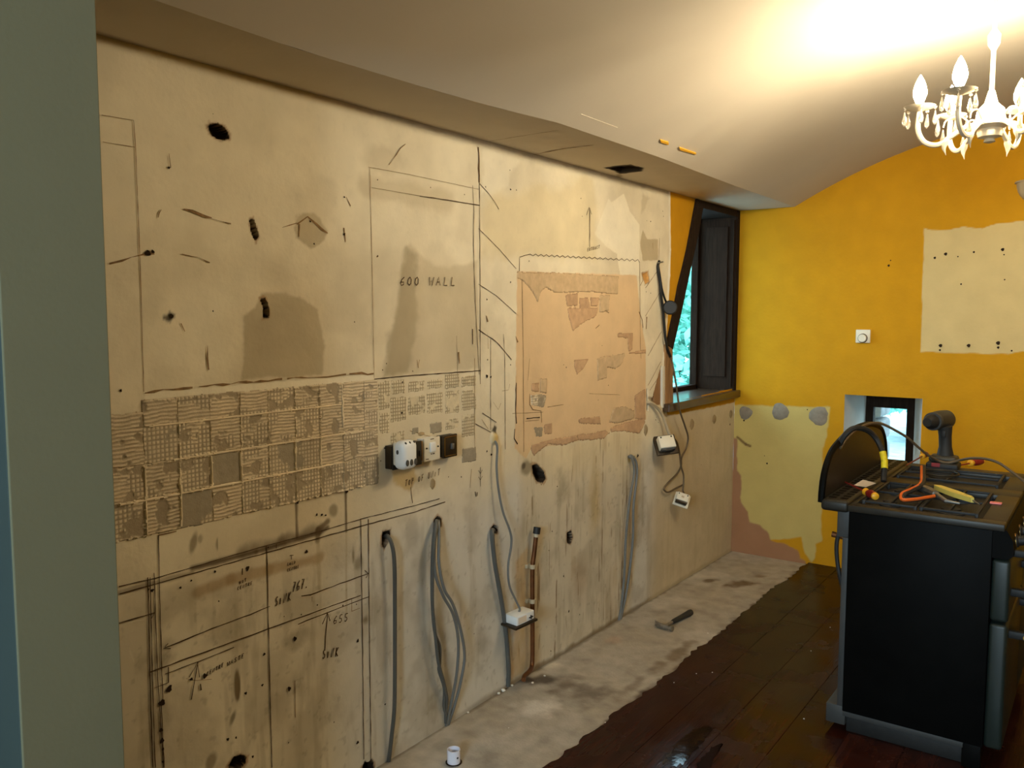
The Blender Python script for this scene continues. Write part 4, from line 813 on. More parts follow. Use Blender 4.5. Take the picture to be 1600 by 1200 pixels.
# ============================================================ CHANDELIER
CX, CY, ZB = 1.70, 3.25, 2.19
ch = empty('chandelier', (CX, CY, vz(CX)), 'lit cream metal chandelier with glass drops hanging from vault', 'chandelier')
T = Matrix.Translation((CX, CY, 0))
MB().lathe([(0.006, ZB), (0.018, ZB+0.004), (0.014, ZB+0.014), (0.036, ZB+0.02), (0.040, ZB+0.035), (0.038, ZB+0.045), (0.060, ZB+0.056), (0.060, ZB+0.066), (0.046, ZB+0.075), (0.040, ZB+0.11), (0.020, ZB+0.13), (0.010, ZB+0.17)], 20, T).build('hub', M['chand'], ch, True)
MB().lathe([(0.007, ZB+0.16), (0.007, ZB+0.30), (0.018, ZB+0.32), (0.020, ZB+0.35), (0.007, ZB+0.37), (0.007, vz(CX)-0.02)], 12, T).build('stem', M['chand'], ch, True)
MB().lathe([(0.008, vz(CX)-0.05), (0.045, vz(CX)-0.03), (0.055, vz(CX)-0.006), (0.055, vz(CX)+0.01)], 20, T).build('ceiling_rose', M['chand'], ch, True)
RB = 0.215; ARMS = 6
drop = MB().lathe([(0.0005, 0.0), (0.002, -0.004), (0.0055, -0.022), (0.008, -0.032), (0.0075, -0.040), (0.004, -0.047), (0.0005, -0.050)], 10)
bead = MB().lathe([(0.0005, 0.006), (0.005, 0.002), (0.005, -0.002), (0.0005, -0.006)], 8)
def put(b, name, m, at, parent):
    o = b.build(name, m, parent, True); o.matrix_basis = Matrix.Translation(at); return o
dm = None
for k in range(ARMS):
    a = math.radians(192+k*60); ca, sa = math.cos(a), math.sin(a)
    R_ = lambda r, z: (CX+r*ca, CY+r*sa, z)
    pts = spline([R_(0.028, ZB+0.055), R_(0.07, ZB+0.058), R_(0.115, ZB+0.030), R_(0.155, ZB+0.006), R_(0.195, ZB+0.018), R_(RB+0.002, ZB+0.06), R_(RB, ZB+0.125)], 6)
    arm = MB().tube(pts, 0.0085, 8).build('arm', M['chand'], ch, True)
    lf = MB().tube(spline([R_(0.12, ZB+0.03), R_(0.135, ZB+0.0), R_(0.128, ZB-0.03)], 4), [0.006, 0.009, 0.011, 0.011, 0.009, 0.007, 0.004, 0.002, 0.001], 6).build('leaf_scroll', M['chand'], arm, True)
    MB().tube(spline([R_(0.05, ZB+0.06), R_(0.09, ZB+0.095), R_(0.13, ZB+0.085), R_(0.14, ZB+0.062)], 5), 0.003, 6).build('scroll', M['chand'], arm, True)
    Tk = Matrix.Translation(R_(RB, ZB+0.12))
    MB().lathe([(0.006, 0), (0.012, 0.004), (0.046, 0.014), (0.052, 0.020), (0.044, 0.017), (0.010, 0.012)], 16, Tk).build('drip_pan', M['chand'], arm, True)
    MB().lathe([(0.013, 0.010), (0.013, 0.026), (0.009, 0.028)], 12, Tk).build('candle_sleeve', M['chand'], arm, True)
    bz = 0.027
    bulb = MB().lathe([(0.009, bz), (0.014, bz+0.010), (0.0215, bz+0.030), (0.022, bz+0.044), (0.017, bz+0.066), (0.008, bz+0.086), (0.001, bz+0.098)], 12, Tk).build('bulb', M['bulb'], arm, True)
    for q in range(5):
        w = a+q*2*math.pi/5+0.4; px, py = CX+RB*ca+0.050*math.cos(w), CY+RB*sa+0.050*math.sin(w)
        for nm, src, z in (('crystal_bead', bead, ZB+0.130), ('crystal_drop', drop, ZB+0.122)):
            o = MB().add(src.v, src.f, Matrix.Translation((px, py, z))).build(nm, M['crystal'], arm, True)
    for r_, z in ((0.09, ZB+0.075),):
        MB().add(drop.v, drop.f, Matrix.Translation(R_(r_+0.05, z-0.018))).build('crystal_drop', M['crystal'], arm, True)

# ============================================================ WALL UPLIGHTER
ul = empty('wall_uplighter', (1.74, L, 2.34), 'plaster half bowl uplighter high on yellow wall', 'wall lamp')
vs = []; fs = []; nu, nv = 20, 8
for j in range(nv+1):
    f = j/nv*math.pi/2
    for i in range(nu+1):
        w = math.pi+math.pi*i/nu; r = 0.155*math.cos(f)**0.8 if j < nv else 0.004
        vs.append((1.74+r*math.cos(w), L-0.001+0.8*r*math.sin(w), 2.345-0.13*math.sin(f)))
for j in range(nv):
    for i in range(nu): fs.append((j*(nu+1)+i, j*(nu+1)+i+1, (j+1)*(nu+1)+i+1, (j+1)*(nu+1)+i))
MB().add(vs, fs).build('bowl', M['plaster_lamp'], ul, True)
MB().tube([(1.74+0.158*math.cos(math.pi+math.pi*i/20), L-0.002+0.126*math.sin(math.pi+math.pi*i/20), 2.345) for i in range(21)], 0.006, 6).build('rim', M['plaster_lamp'], ul, True)

# ============================================================ DIMMER SWITCH on the end wall
q0 = EW(1337.5, 536.5); q1 = EW(1361, 515)
ds = empty('dimmer_switch', (q0[0], L, q0[1]), 'square ivory switch with round knob on yellow wall', 'switch')
MB().box((q0[0], L-0.016, q0[1]+0.004), (q1[0], L, q1[1]), 0.004).build('faceplate', M['ivory'], ds, True)
cx_, cz_ = (q0[0]+q1[0])/2, (q0[1]+q1[1])/2-0.010
Tm = Matrix.Translation((cx_, L-0.016, cz_)) @ Matrix.Rotation(math.radians(90), 4, 'X')
MB().lathe([(0.028, 0), (0.0285, 0.004)], 24, Tm).build('knob_surround', M['brownplate'], ds, True)
MB().lathe([(0.024, 0.0), (0.024, 0.016), (0.021, 0.019), (0.001, 0.019)], 24, Tm).build('knob', M['ivory'], ds, True)

# ============================================================ SOCKETS ON THE LEFT WALL
def wbox(b, p0, p1, x0_, x1_, bev=0.0):
    """box on the left wall between photo corners p0 (top left) and p1 (bottom right) taken on plane X=x1_"""
    h0, h1 = hit(*p0, 0, x1_), hit(*p1, 0, x1_)
    return b.box((x0_, min(h0[1], h1[1]), min(h0[2], h1[2])), (x1_, max(h0[1], h1[1]), max(h0[2], h1[2])), bev)
sy0, sy1 = 2.120, 2.280; sz0, sz1 = 1.074, 1.157
s1 = empty('double_socket', (0.0, sy0, sz0), 'dark brown surface mounted socket box with plug-in unit on it', 'socket')
MB().box((0, sy0, sz0), (0.030, sy1-0.004, sz1), 0.003).build('back_box', M['brownplate'], s1, True)
MB().box((0.031, sy0+0.002, sz0-0.002), (0.037, sy1-0.006, sz1+0.002), 0.002).build('faceplate', M['hob'], s1, True)
MB().box((0.037, sy1-0.022, sz0+0.03), (0.042, sy1-0.012, sz0+0.05), 0.001).build('rocker', M['blackmatt'], s1, True)
MB().box((0.030, sy1-0.006, sz0+0.01), (0.034, sy1+0.001, sz1), 0.001).build('brass_edge', M['brass'], s1, True)
pu = empty('plug_in_unit', (0.037, 2.116, 1.076), 'white rounded plug-in unit with dark oval vents', 'plug-in unit')
py0, py1, pz0, pz1 = 2.116, 2.195, 1.076, 1.178
MB().box((0.039, py0, pz0), (0.094, py1, pz1), 0.022, seg=5).build('body', M['white'], pu, True)
MB().box((0.038, py0+0.004, pz0+0.014), (0.060, py1-0.004, pz1-0.006), 0.006).build('back_shell', M['ivory'], pu, True)
for k in range(3):
    yy = py0+0.019+k*0.021
    MB().lathe([(0.0075, 0), (0.0075, 0.0022), (0.006, 0.003)], 14, Matrix.Translation((0.0935, yy, pz0+0.026)) @ Matrix.Rotation(math.radians(90), 4, 'Y') @ Matrix.Diagonal((1.5, 1, 1, 1))).build('vent', M['vent'], pu, True)
    MB().lathe([(0.004, 0), (0.004, 0.002)], 10, Matrix.Translation((0.0865, yy, pz1-0.0075)) @ Matrix.Rotation(math.radians(52), 4, 'Y') @ Matrix.Diagonal((1.2, 1, 1, 1))).build('indicator', M['blackmatt'], pu, True)
MB().lathe([(0.005, 0), (0.005, 0.003)], 10, Matrix.Translation((0.066, py0+0.001, pz0+0.064)) @ Matrix.Rotation(math.radians(90), 4, 'X') @ Matrix.Diagonal((1, 1.6, 1, 1))).build('side_vent', M['vent'], pu, True)
s2 = empty('wall_switch', (0, 2.288, 1.079), 'white wall switch between two brown boxes', 'switch')
a0, a1, z0, z1 = 2.288, 2.375, 1.079, 1.164
MB().box((0, a0, z0), (0.030, a1-0.002, z1-0.002), 0.003).build('back_box', M['white'], s2, True)
MB().box((0.030, a0-0.001, z0-0.001), (0.038, a1, z1), 0.002).build('faceplate', M['ivory'], s2, True)
MB().box((0.038, a0+0.026, z0+0.032), (0.045, a0+0.058, z0+0.068), 0.002).build('rocker', M['white'], s2, True)
for yy in (a0+0.011, a1-0.012): MB().lathe([(0.0035, 0), (0.0035, 0.002)], 8, Matrix.Translation((0.038, yy, z0+0.048)) @ Matrix.Rotation(math.radians(90), 4, 'Y')).build('screw', M['blackmatt'], s2)
MB().box((0.0382, a0+0.032, z0+0.078), (0.0386, a0+0.052, z0+0.081)).box((0.0382, a0+0.034, z0+0.022), (0.0386, a0+0.040, z0+0.026)).box((0.0382, a0+0.043, z0+0.022), (0.0386, a0+0.056, z0+0.026)).box((0.0382, a0+0.006, z0+0.006), (0.0386, a0+0.022, z0+0.009)).build('printed_rating', M['pencil'], s2)
s3 = empty('toggle_switch', (0, 2.396, 1.075), 'dark brown metal switch with small silver toggle', 'switch')
a0, a1, z0, z1 = 2.396, 2.479, 1.075, 1.162
MB().box((0, a0, z0+0.004), (0.026, a1-0.002, z1-0.002), 0.003).build('back_box', M['hob'], s3, True)
MB().box((0.026, a0, z0), (0.036, a1, z1), 0.003).build('faceplate', M['brownplate'], s3, True)
b = MB()
for lo, hi in (((0.036, a0+0.006, z0+0.006), (0.0385, a1-0.006, z0+0.009)), ((0.036, a0+0.006, z1-0.009), (0.0385, a1-0.006, z1-0.006)), ((0.036, a0+0.006, z0+0.006), (0.0385, a0+0.009, z1-0.006)), ((0.036, a1-0.009, z0+0.006), (0.0385, a1-0.006, z1-0.006))): b.box(lo, hi)
b.build('plate_border', M['brass'], s3)
MB().box((0.036, a0+0.040, z0+0.032), (0.046, a0+0.054, z0+0.054), 0.002).build('toggle', M['steel'], s3, True)

# ============================================================ CABLES
def cable(name, label, pts, r, m, cat='cable', group=None, per=8):
    """pts: (photo x, photo y, distance off the left wall)"""
    P = [tuple(float(v) for v in hit(x, y, 0, off)) for x, y, off in pts]
    o = MB().tube(spline(P, per), r, 8).build(name, M[m], None, True, loc=P[-1]); return tag(o, label, cat, group)
cable('cable', 'single grey cable hanging from leftmost wall hole to floor', [(601, 838, -.03), (606, 838, .012), (612, 850, .03), (616, 875, .034), (617, 930, .03), (617, 1000, .03), (617, 1060, .03), (616, 1110, .028), (612, 1150, .02), (608, 1185, .008), (607, 1192, .004)], .0075, 'cable_dk')
cable('cable', 'grey cable of middle bunch, bowing furthest to the right', [(683, 818, -.03), (685, 815, .012), (686, 840, .03), (686, 880, .05), (694, 920, .06), (708, 945, .06), (720, 985, .055), (726, 1025, .05), (720, 1065, .04), (711, 1100, .025), (703, 1125, .012), (700, 1134, .004)], .006, 'cable')
cable('cable', 'grey cable of middle bunch, second from right', [(682, 820, -.03), (684, 816, .014), (679, 850, .035), (680, 895, .05), (692, 930, .055), (708, 960, .055), (716, 1000, .05), (714, 1050, .04), (706, 1095, .025), (700, 1125, .012), (697, 1134, .004)], .006, 'cable')
cable('cable', 'dark cable of middle bunch, hanging straight then kinking right', [(681, 818, -.03), (682, 815, .016), (678, 850, .04), (676, 900, .045), (676, 950, .045), (681, 1000, .04), (685, 1035, .035), (693, 1065, .03), (698, 1090, .02), (697, 1110, .012), (697, 1130, .006)], .0065, 'cable_dk')
cable('cable', 'dark cable of middle bunch, looping closest to the wall', [(684, 820, -.03), (681, 818, .010), (676, 860, .028), (675, 930, .032), (679, 985, .03), (687, 1010, .028), (687, 1035, .026), (686, 1048, .024), (694, 1075, .018), (694, 1105, .012), (699, 1120, .008), (699, 1134, .004)], .0065, 'cable_dk')
cable('cable', 'thick grey cable dropping behind the white junction box', [(773, 832, -.03), (769, 829, .010), (770, 850, .02), (774, 885, .022), (782, 930, .02), (789, 975, .016), (793, 1015, .013), (795, 1050, .010), (794, 1072, .006)], .0095, 'cable_dk')
cable('cable', 'thin grey cable from filled hole to hanging junction box', [(772, 692, -.01), (774, 690, .014), (777, 700, .022), (776, 730, .024), (779, 765, .028), (786, 800, .034), (797, 830, .04), (799, 850, .042), (794, 885, .045), (796, 915, .05), (806, 938, .055), (812, 951, .06), (811, 956, .06)], .005, 'cable')
cable('cable', 'left of two cables hanging from the ochre plug hole', [(981, 716, -.012), (984, 713, .012), (989, 720, .024), (991, 740, .028), (984, 780, .026), (978, 840, .022), (976, 890, .018), (972, 940, .012), (967, 970, .004)], .007, 'cable')
cable('cable', 'right of two cables hanging from the ochre plug hole', [(982, 718, -.012), (986, 712, .016), (994, 722, .026), (995, 745, .028), (990, 790, .026), (989, 840, .022), (984, 890, .018), (978, 930, .012), (969, 969, .004)], .007, 'cable')
cable('cable', 'pale flex running from broken wall corner to upper hanging socket', [(1010, 630, -.01), (1016, 629, .01), (1026, 636, .02), (1036, 650, .028), (1042, 668, .034), (1047, 682, .045), (1050, 690, .06)], .010, 'clipgrey')
cable('wire', 'black wire falling from pencilled bracket line to the sill', [(1030, 408, .004), (1028, 418, .010), (1031, 440, .014), (1033, 462, .016), (1036, 485, .016), (1038, 510, .016), (1040, 530, .02), (1043, 545, .02), (1048, 558, .02)], .008, 'cable_bk', 'wire')
cable('wire', 'short black wire ending in the round black disc', [(1028, 412, .006), (1031, 430, .016), (1034, 450, .022), (1038, 465, .026), (1042, 474, .03), (1046, 480, .03)], .006, 'cable_bk', 'wire')
dk = hit(1047, 481, 0, 0.05); tag(MB().lathe([(0.0005, 0.0), (0.036, 0.0), (0.040, 0.006), (0.040, 0.014), (0.034, 0.018), (0.0005, 0.018)], 24, Matrix.Translation(tuple(dk)) @ Vector((0.45, -0.88, 0.12)).to_track_quat('Z', 'Y').to_matrix().to_4x4()).build('cable_disc', M['cable_bk'], None, False, loc=tuple(dk)), 'round black disc on a wire beside slanted timber jamb', 'disc')
cable('wire', 'thin brown wire from sill looping to lowest hanging socket', [(1048, 556, .02), (1052, 575, .05), (1057, 605, .055), (1062, 640, .055), (1070, 665, .05), (1075, 683, .045), (1072, 700, .04), (1065, 715, .035), (1064, 728, .03), (1058, 740, .025), (1046, 752, .02), (1038, 762, .02), (1038, 766, .02), (1044, 769, .022), (1056, 763, .03), (1068, 757, .035)], .0055, 'cable_br', 'wire')
cable('wire', 'thin brown wire linking upper and lower hanging sockets', [(1052, 684, .06), (1058, 692, .06), (1062, 710, .05), (1064, 728, .045), (1068, 742, .045), (1068, 755, .045), (1067, 766, .05), (1069, 772, .05)], .0055, 'cable_br', 'wire')
MB_ = MB
nl = hit(1033, 410, 0, 0.004); tag(MB().tube([tuple(hit(1027, 411, 0, .003)), tuple(hit(1036, 409, 0, .045))], 0.004, 8).build('nail', M['steel'], None, True, loc=tuple(nl)), 'bent nail holding the black wires at their top', 'nail')

# ============================================================ HANGING SOCKETS
def rotbox(name, label, cat, centre, rot, parts):
    e = empty(name, centre, label, cat); Mx = Matrix.Translation(centre) @ rot
    for nm, lo, hi, bev, m in parts: MB().box(lo, hi, bev, Mx).build(nm, M[m], e, True)
    return e
# junction box lying with its brown plate underneath
c = hit(812, 965, 0, 0.06)
jbx = rotbox('junction_box', 'white junction box hanging upside down over brown plate', 'socket', tuple(c), Matrix.Rotation(math.radians(-8), 4, 'Z') @ Matrix.Rotation(math.radians(3), 4, 'X'),
       [('back_box', (-0.035, -0.055, -0.012), (0.035, 0.055, 0.026), 0.003, 'white'), ('faceplate', (-0.045, -0.072, -0.024), (0.045, 0.066, -0.013), 0.003, 'brownplate'), ('socket_face', (-0.03, -0.04, -0.034), (0.03, 0.05, -0.024), 0.004, 'hob'), ('terminal', (0.034, 0.020, 0.000), (0.040, 0.044, 0.004), 0.001, 'blackmatt'), ('terminal', (0.034, 0.030, -0.006), (0.040, 0.034, 0.010), 0.001, 'blackmatt'), ('rating_label', (0.0352, -0.045, -0.008), (0.0356, 0.005, 0.020), 0.0, 'paper')])
def axes(xh, yh):
    x = Vector(xh).normalized(); y = Vector(yh); y = (y-x*y.dot(x)).normalized(); z = x.cross(y)
    return Matrix(((x.x, y.x, z.x, 0), (x.y, y.y, z.y, 0), (x.z, y.z, z.z, 0), (0, 0, 0, 1)))
c = hit(1041, 692, 0, 0.075)
R1 = axes((0.55, -0.62, 0.55), (0.79, 0.57, 0.20))
rotbox('hanging_socket', 'white socket back dangling below the sill, upper of two', 'socket', tuple(c), R1,
       [('back_box', (-0.024, -0.045, -0.036), (0.022, 0.045, 0.036), 0.004, 'ivory'), ('terminal_tray', (-0.020, -0.040, -0.046), (0.010, 0.040, -0.034), 0.003, 'galv'), ('terminal', (0.0, -0.012, -0.052), (0.012, 0.022, -0.044), 0.002, 'blackmatt'), ('faceplate', (-0.038, -0.060, -0.058), (-0.025, 0.068, 0.058), 0.003, 'brownplate'),
        ('screw', (0.021, 0.026, 0.022), (0.025, 0.034, 0.030), 0.001, 'blackmatt'), ('screw', (0.021, -0.034, 0.022), (0.025, -0.026, 0.03), 0.001, 'blackmatt')])
c = hit(1066, 779, 0, 0.075)
R2 = axes((0.45, -0.60, 0.66), (0.70, 0.50, -0.45))
rotbox('hanging_socket', 'small white socket dangling lowest on the thin brown wire', 'socket', tuple(c), R2,
       [('back_box', (-0.014, -0.036, -0.024), (0.022, 0.036, 0.026), 0.004, 'ivory'), ('faceplate', (-0.026, -0.045, -0.044), (-0.016, 0.045, 0.044), 0.003, 'ivory'), ('terminal_tray', (-0.014, -0.034, -0.034), (0.016, 0.032, -0.023), 0.003, 'brownplate'), ('screw', (0.021, 0.022, 0.012), (0.025, 0.028, 0.018), 0.001, 'blackmatt'), ('screw', (0.021, -0.028, 0.012), (0.025, -0.022, 0.018), 0.001, 'blackmatt'), ('stamped_mark', (0.0215, -0.008, -0.006), (0.0230, 0.008, 0.006), 0.001, 'clipgrey')])

# ============================================================ COPPER PIPE
cp0 = hit(832, 1045, 0, 0.02)
pp = empty('copper_pipe', tuple(cp0), 'brown copper pipe clipped upright to wall with taped cap', 'pipe')
def cpt(x, y, off): return tuple(float(v) for v in hit(x, y, 0, off))
MB().tube(spline([cpt(838, 832, .035), cpt(835, 862, .03), cpt(832, 890, .026), cpt(832, 960, .026), cpt(832, 1020, .026), cpt(831, 1040, .03), cpt(828, 1048, .05), cpt(820, 1056, .07), cpt(818, 1062, .085)], 6), 0.0105, 10).build('tube', M['copper'], pp, True)
MB().tube([cpt(839.5, 824, .036), cpt(838, 834, .035)], 0.0165, 10).build('end_cap', M['blackmatt'], pp, True); MB().tube([cpt(838, 834, .035), cpt(837.5, 839, .035)], 0.0135, 10).build('tape_band', M['clipgrey'], pp, True)
for y in (885, 939):
    q = cpt(832, y, .026); MB().box((0.0, q[1]-0.022, q[2]-0.009), (0.012, q[1]+0.018, q[2]+0.009), 0.003).tube([(0.026, q[1], q[2]-0.009), (0.026, q[1], q[2]+0.009)], 0.0145, 12).build('pipe_clip', M['clipgrey'], pp, True)

# ============================================================ FLOOR THINGS
q = FL(709, 1192); wp_ = empty('waste_pipe', (q[0], q[1], 0), 'white plastic pipe stub standing up from concrete', 'pipe')
Tm = Matrix.Translation((q[0], q[1], 0))
MB().lathe([(0.024, -0.004), (0.024, 0.052), (0.0215, 0.052), (0.0205, 0.010), (0.0005, 0.010)], 24, Tm).build('tube', M['pipewhite'], wp_, True)
MB().lathe([(0.0005, 0.0022), (0.030, 0.0022), (0.030, 0.004), (0.0005, 0.004)], 20, Tm).build('hole_rim', M['hole'], wp_)
MB().lathe([(0.004, 0), (0.004, 0.001)], 10, Matrix.Translation((q[0]+0.0225, q[1]-0.006, 0.028)) @ Matrix.Rotation(math.radians(90), 4, 'Y') @ Matrix.Rotation(0.2, 4, 'X')).build('pipe_mark', M['galv'], wp_)
# hammer
hA = np.array([*FL(1037, 984), 0.016]); hB = np.array([*FL(1080, 961), 0.016]); d_ = hB-hA; hl_ = np.linalg.norm(d_); ang = math.atan2(d_[1], d_[0])
hmr = empty('claw_hammer', (hA[0], hA[1], 0.0), 'claw hammer with black rubber grip lying on concrete', 'hammer')
Mh = Matrix.Translation((hA[0], hA[1], 0.016)) @ Matrix.Rotation(ang, 4, 'Z')
S = hl_/0.29
MB().tube([(0.0, 0, 0), (0.10*S, 0, 0.001)], [0.009, 0.008], 10, True, Mh).build('shaft', M['steel'], hmr, True)
MB().tube([(x*S, 0, z) for x, z in ((0.085, .001), (0.10, .001), (0.17, .001), (0.22, 0.001), (0.27, .001), (0.285, .001), (0.292, .001))], [0.010, 0.0125, 0.0135, 0.0150, 0.0175, 0.016, 0.008], 12, True, Mh).build('grip', M['rubber'], hmr, True)
MB().tube([(0.0, -0.052, 0.002), (0, -0.040, 0.002), (0, -0.036, 0.002), (0, -0.022, 0.002), (0, -0.008, 0.001), (0, 0.012, 0.001)], [0.0145, 0.0145, 0.010, 0.010, 0.013, 0.013], 12, True, Mh).build('head', M['steel'], hmr, True)
for s_ in (-1, 1):
    MB().tube([(0.0, 0.005, 0.001+s_*0.004), (0.0, 0.030, 0.002+s_*0.007), (0.010, 0.052, 0.002+s_*0.009), (0.030, 0.070, 0.002+s_*0.010)], [0.010, 0.0085, 0.006, 0.0015], 8, True, Mh).build('claw', M['steel'], hmr, True)
# crumbs of plaster
for k, (x, y, s_) in enumerate([(775, 1083, .014), (780, 1078, .02), (784, 1080, .012), (728, 1113, .010), (797, 1071, .012), (832, 1068, .012), (851, 1057, .010), (1106, 990, .006), (1113, 1055, .006), (1088, 1057, .005), (1053, 1071, .005), (1256, 1128, .006), (1297, 984, .005), (1267, 1021, .004), (946, 1130, .007), (795, 1138, .005)]):
    fx, fy = FL(x, y); zz = ZT if fx > 0.53 else 0.001; rs = np.random.RandomState(k); bm = bmesh.new(); bmesh.ops.create_icosphere(bm, subdivisions=1, radius=s_/2)
    for v in bm.verts: v.co = Vector((v.co.x*(0.8+0.6*rs.rand()), v.co.y*(0.8+0.6*rs.rand()), v.co.z*(0.5+0.4*rs.rand())))
    me = bpy.data.meshes.new('plaster_crumb'); bm.to_mesh(me); bm.free(); o = link('plaster_crumb', me, M['crumb']); o.location = (max(fx, 0.008), fy, zz+s_*0.25)
    tag(o, 'tiny white plaster crumb lying on concrete at foot of wall' if fx < 0.5 else 'tiny white plaster crumb lying on dark floorboards', 'crumb', 'plaster crumbs by the wall' if fx < 0.5 else 'plaster crumbs on floorboards')

# ============================================================ RANGE COOKER
X0, X1, Y0, Y1, ZH = 1.290, 1.800, 3.270, 4.380, 0.905
ck = empty('range_cooker', (X0, Y0, ZT), 'black range cooker pulled out from wall with tools on its hob', 'cooker')
MB().box((X0, Y0, 0.100), (X1-0.035, Y1, 0.880), 0.004).build('side_panel', M['black'], ck, True)
MB().box((X0+0.01, Y0+0.03, ZT), (X1-0.10, Y1-0.03, 0.085), 0.003).build('plinth', M['blackmatt'], ck, True)
MB().box((X1-0.10, Y0+0.004, ZT), (X1-0.04, Y0+0.05, 0.10), 0.003).build('foot_panel', M['black'], ck, True)
MB().box((X0+0.002, Y0+0.004, 0.080), (X1-0.095, Y1-0.004, 0.1005), 0.002).build('base_rail', M['galv'], ck, True)
MB().box((1.228, Y0+0.01, 0.040), (X0+0.01, Y1-0.01, 0.115), 0.004).build('rear_foot', M['galv'], ck, True)
MB().box((X0-0.022, Y0+0.01, 0.115), (X0, Y1-0.01, 0.775), 0.002).box((1.246, Y0+0.012, 0.775), (X0, Y1-0.012, 0.878), 0.003).build('back_plate', M['galv'], ck, True)
MB().tube([(1.222, Y0+0.04, 0.774), (1.285, Y0+0.04, 0.768)], 0.011, 10).build('gas_inlet', M['copper'], ck, True)
MB().tube(spline([(1.255, Y0+0.035, 0.80), (1.243, Y0+0.03, 0.75), (1.246, Y0+0.03, 0.68), (1.262, Y0+0.03, 0.60), (1.280, Y0+0.05, 0.52)], 6), 0.008, 8).build('gas_hose', M['blackmatt'], ck, True)
# hob: a rim with two wells
W1 = (3.325, 3.80); W2 = (3.945, 4.265); hx0, hx1 = X0+0.015, X1-0.075
hb = MB()
hb.box((X0-0.003, Y0-0.006, 0.880), (X1+0.0, W1[0], ZH), 0.004).box((X0-0.003, W1[1], 0.880), (X1, W2[0], ZH), 0.004).box((X0-0.003, W2[1], 0.880), (X1, Y1+0.006, ZH), 0.004)
hb.box((X0-0.003, W1[0]-0.002, 0.880), (hx0, W1[1]+0.002, ZH), 0.003).box((hx1, W1[0]-0.002, 0.880), (X1, W1[1]+0.002, ZH), 0.003).box((X0-0.003, W2[0]-0.002, 0.880), (hx0, W2[1]+0.002, ZH), 0.003).box((hx1, W2[0]-0.002, 0.880), (X1, W2[1]+0.002, ZH), 0.003)
hb.build('hob_plate', M['hob'], ck, True)
for (wa, wb) in (W1, W2): MB().box((hx0-0.002, wa-0.002, 0.8795), (hx1+0.002, wb+0.002, 0.885)).build('burner_well', M['blackmatt'], ck)
def burner(x, y, r):
    Tm = Matrix.Translation((x, y, 0.885)); o = MB().lathe([(r*1.1, 0), (r*1.1, 0.006), (r*0.8, 0.008), (r*0.8, 0.013), (0.001, 0.013)], 20, Tm).build('burner', M['galv'], ck, True)
    MB().lathe([(r*0.75, 0.013), (r*0.75, 0.019), (r*0.6, 0.022), (0.001, 0.022)], 20, Tm).build('burner_cap', M['blackmatt'], o, True)
for x, y, r in ((1.40, 3.44, .035), (1.61, 3.44, .045), (1.40, 3.68, .045), (1.61, 3.68, .035), (1.47, 4.10, .06)): burner(x, y, r)
def support(xa, xb, ya, yb):
    b = MB(); z0, z1 = 0.9065, 0.916
    for x in (xa, xb, (xa+xb)/2): b.box((x-0.005, ya, z0), (x+0.005, yb, z1), 0.002)
    for y in (ya, yb, (ya+yb)/2): b.box((xa, y-0.005, z0), (xb, y+0.005, z1), 0.002)
    for x in (xa, xb):
        for y in (ya, yb): b.box((x-0.006, y-0.006, 0.884), (x+0.006, y+0.006, z1), 0.002)
    b.build('pan_support', M['blackmatt'], ck, True)
support(1.325, 1.505, 3.345, 3.78); support(1.525, 1.705, 3.345, 3.78); support(1.325, 1.705, 3.965, 4.245)
MB().tube([(1.47+0.075*math.cos(k*math.pi/12), 4.10+0.075*math.sin(k*math.pi/12), 0.919) for k in range(25)], 0.004, 6, False).build('wok_ring', M['hob'], ck, True)
# vent rail and arched splashback
MB().box((1.186, Y0-0.004, 0.872), (X0-0.001, Y1+0.004, 0.917), 0.014, seg=4).build('vent_rail', M['hob'], ck, True)
sl = None
for k in range(22):
    for q in range(2):
        yy = Y0+0.035+k*0.048
        if sl is None:
            sl = MB().box((0.004, 0, 0), (0.030, 0.026, 0.0016)).build('vent_slot', M['black'], ck); sl.matrix_basis = Matrix.Translation((1.202+q*0.042, yy, 0.9168))
        else:
            o = sl.copy(); COL.objects.link(o); o.matrix_basis = Matrix.Translation((1.202+q*0.042, yy, 0.9168))
arch = [(Y0+0.01, 0.90)]
prof = [(3.285, 0.945), (3.305, 1.0), (3.345, 1.045), (3.41, 1.082), (3.52, 1.107), (3.66, 1.126), (3.83, 1.133), (3.99, 1.126), (4.13, 1.107), (4.24, 1.082), (4.305, 1.045), (4.345, 1.0), (4.365, 0.945)]
arch += prof+[(Y1-0.01, 0.90)]
MB().prism(arch, 0, 1.180, 1.190).build('splashback', M['hob'], ck)
MB().tube(spline([(1.185, y, z) for y, z in arch], 4), 0.013, 8).build('splashback_rim', M['black'], ck, True)
# front: control panel, rail, doors
MB().prism([(X1-0.035, 0.785), (X1+0.012, 0.785), (X1+0.030, 0.80), (X1+0.026, 0.85), (X1+0.006, 0.885), (X1-0.035, 0.885)], 1, Y0, Y1).build('control_panel', M['black'], ck)
for k in range(7):
    Tm = Matrix.Translation((X1+0.026, Y0+0.10+k*0.15, 0.832)) @ Matrix.Rotation(math.radians(80), 4, 'Y')
    o = MB().lathe([(0.024, 0), (0.024, 0.006), (0.018, 0.010), (0.017, 0.030), (0.001, 0.031)], 16, Tm).build('knob', M['blackmatt'], ck, True); MB().lathe([(0.026, -0.001), (0.026, 0.003)], 16, Tm).build('bezel', M['brass'], o, True)
MB().tube([(X1+0.075, Y0+0.02, 0.800), (X1+0.075, Y1-0.02, 0.800)], 0.011, 12).build('towel_rail', M['brass'], ck, True)
for y in (Y0+0.05, Y1-0.05): MB().box((X1+0.005, y-0.012, 0.788), (X1+0.085, y+0.012, 0.812), 0.005).build('rail_bracket', M['blackmatt'], ck, True)
ym = (Y0+Y1)/2
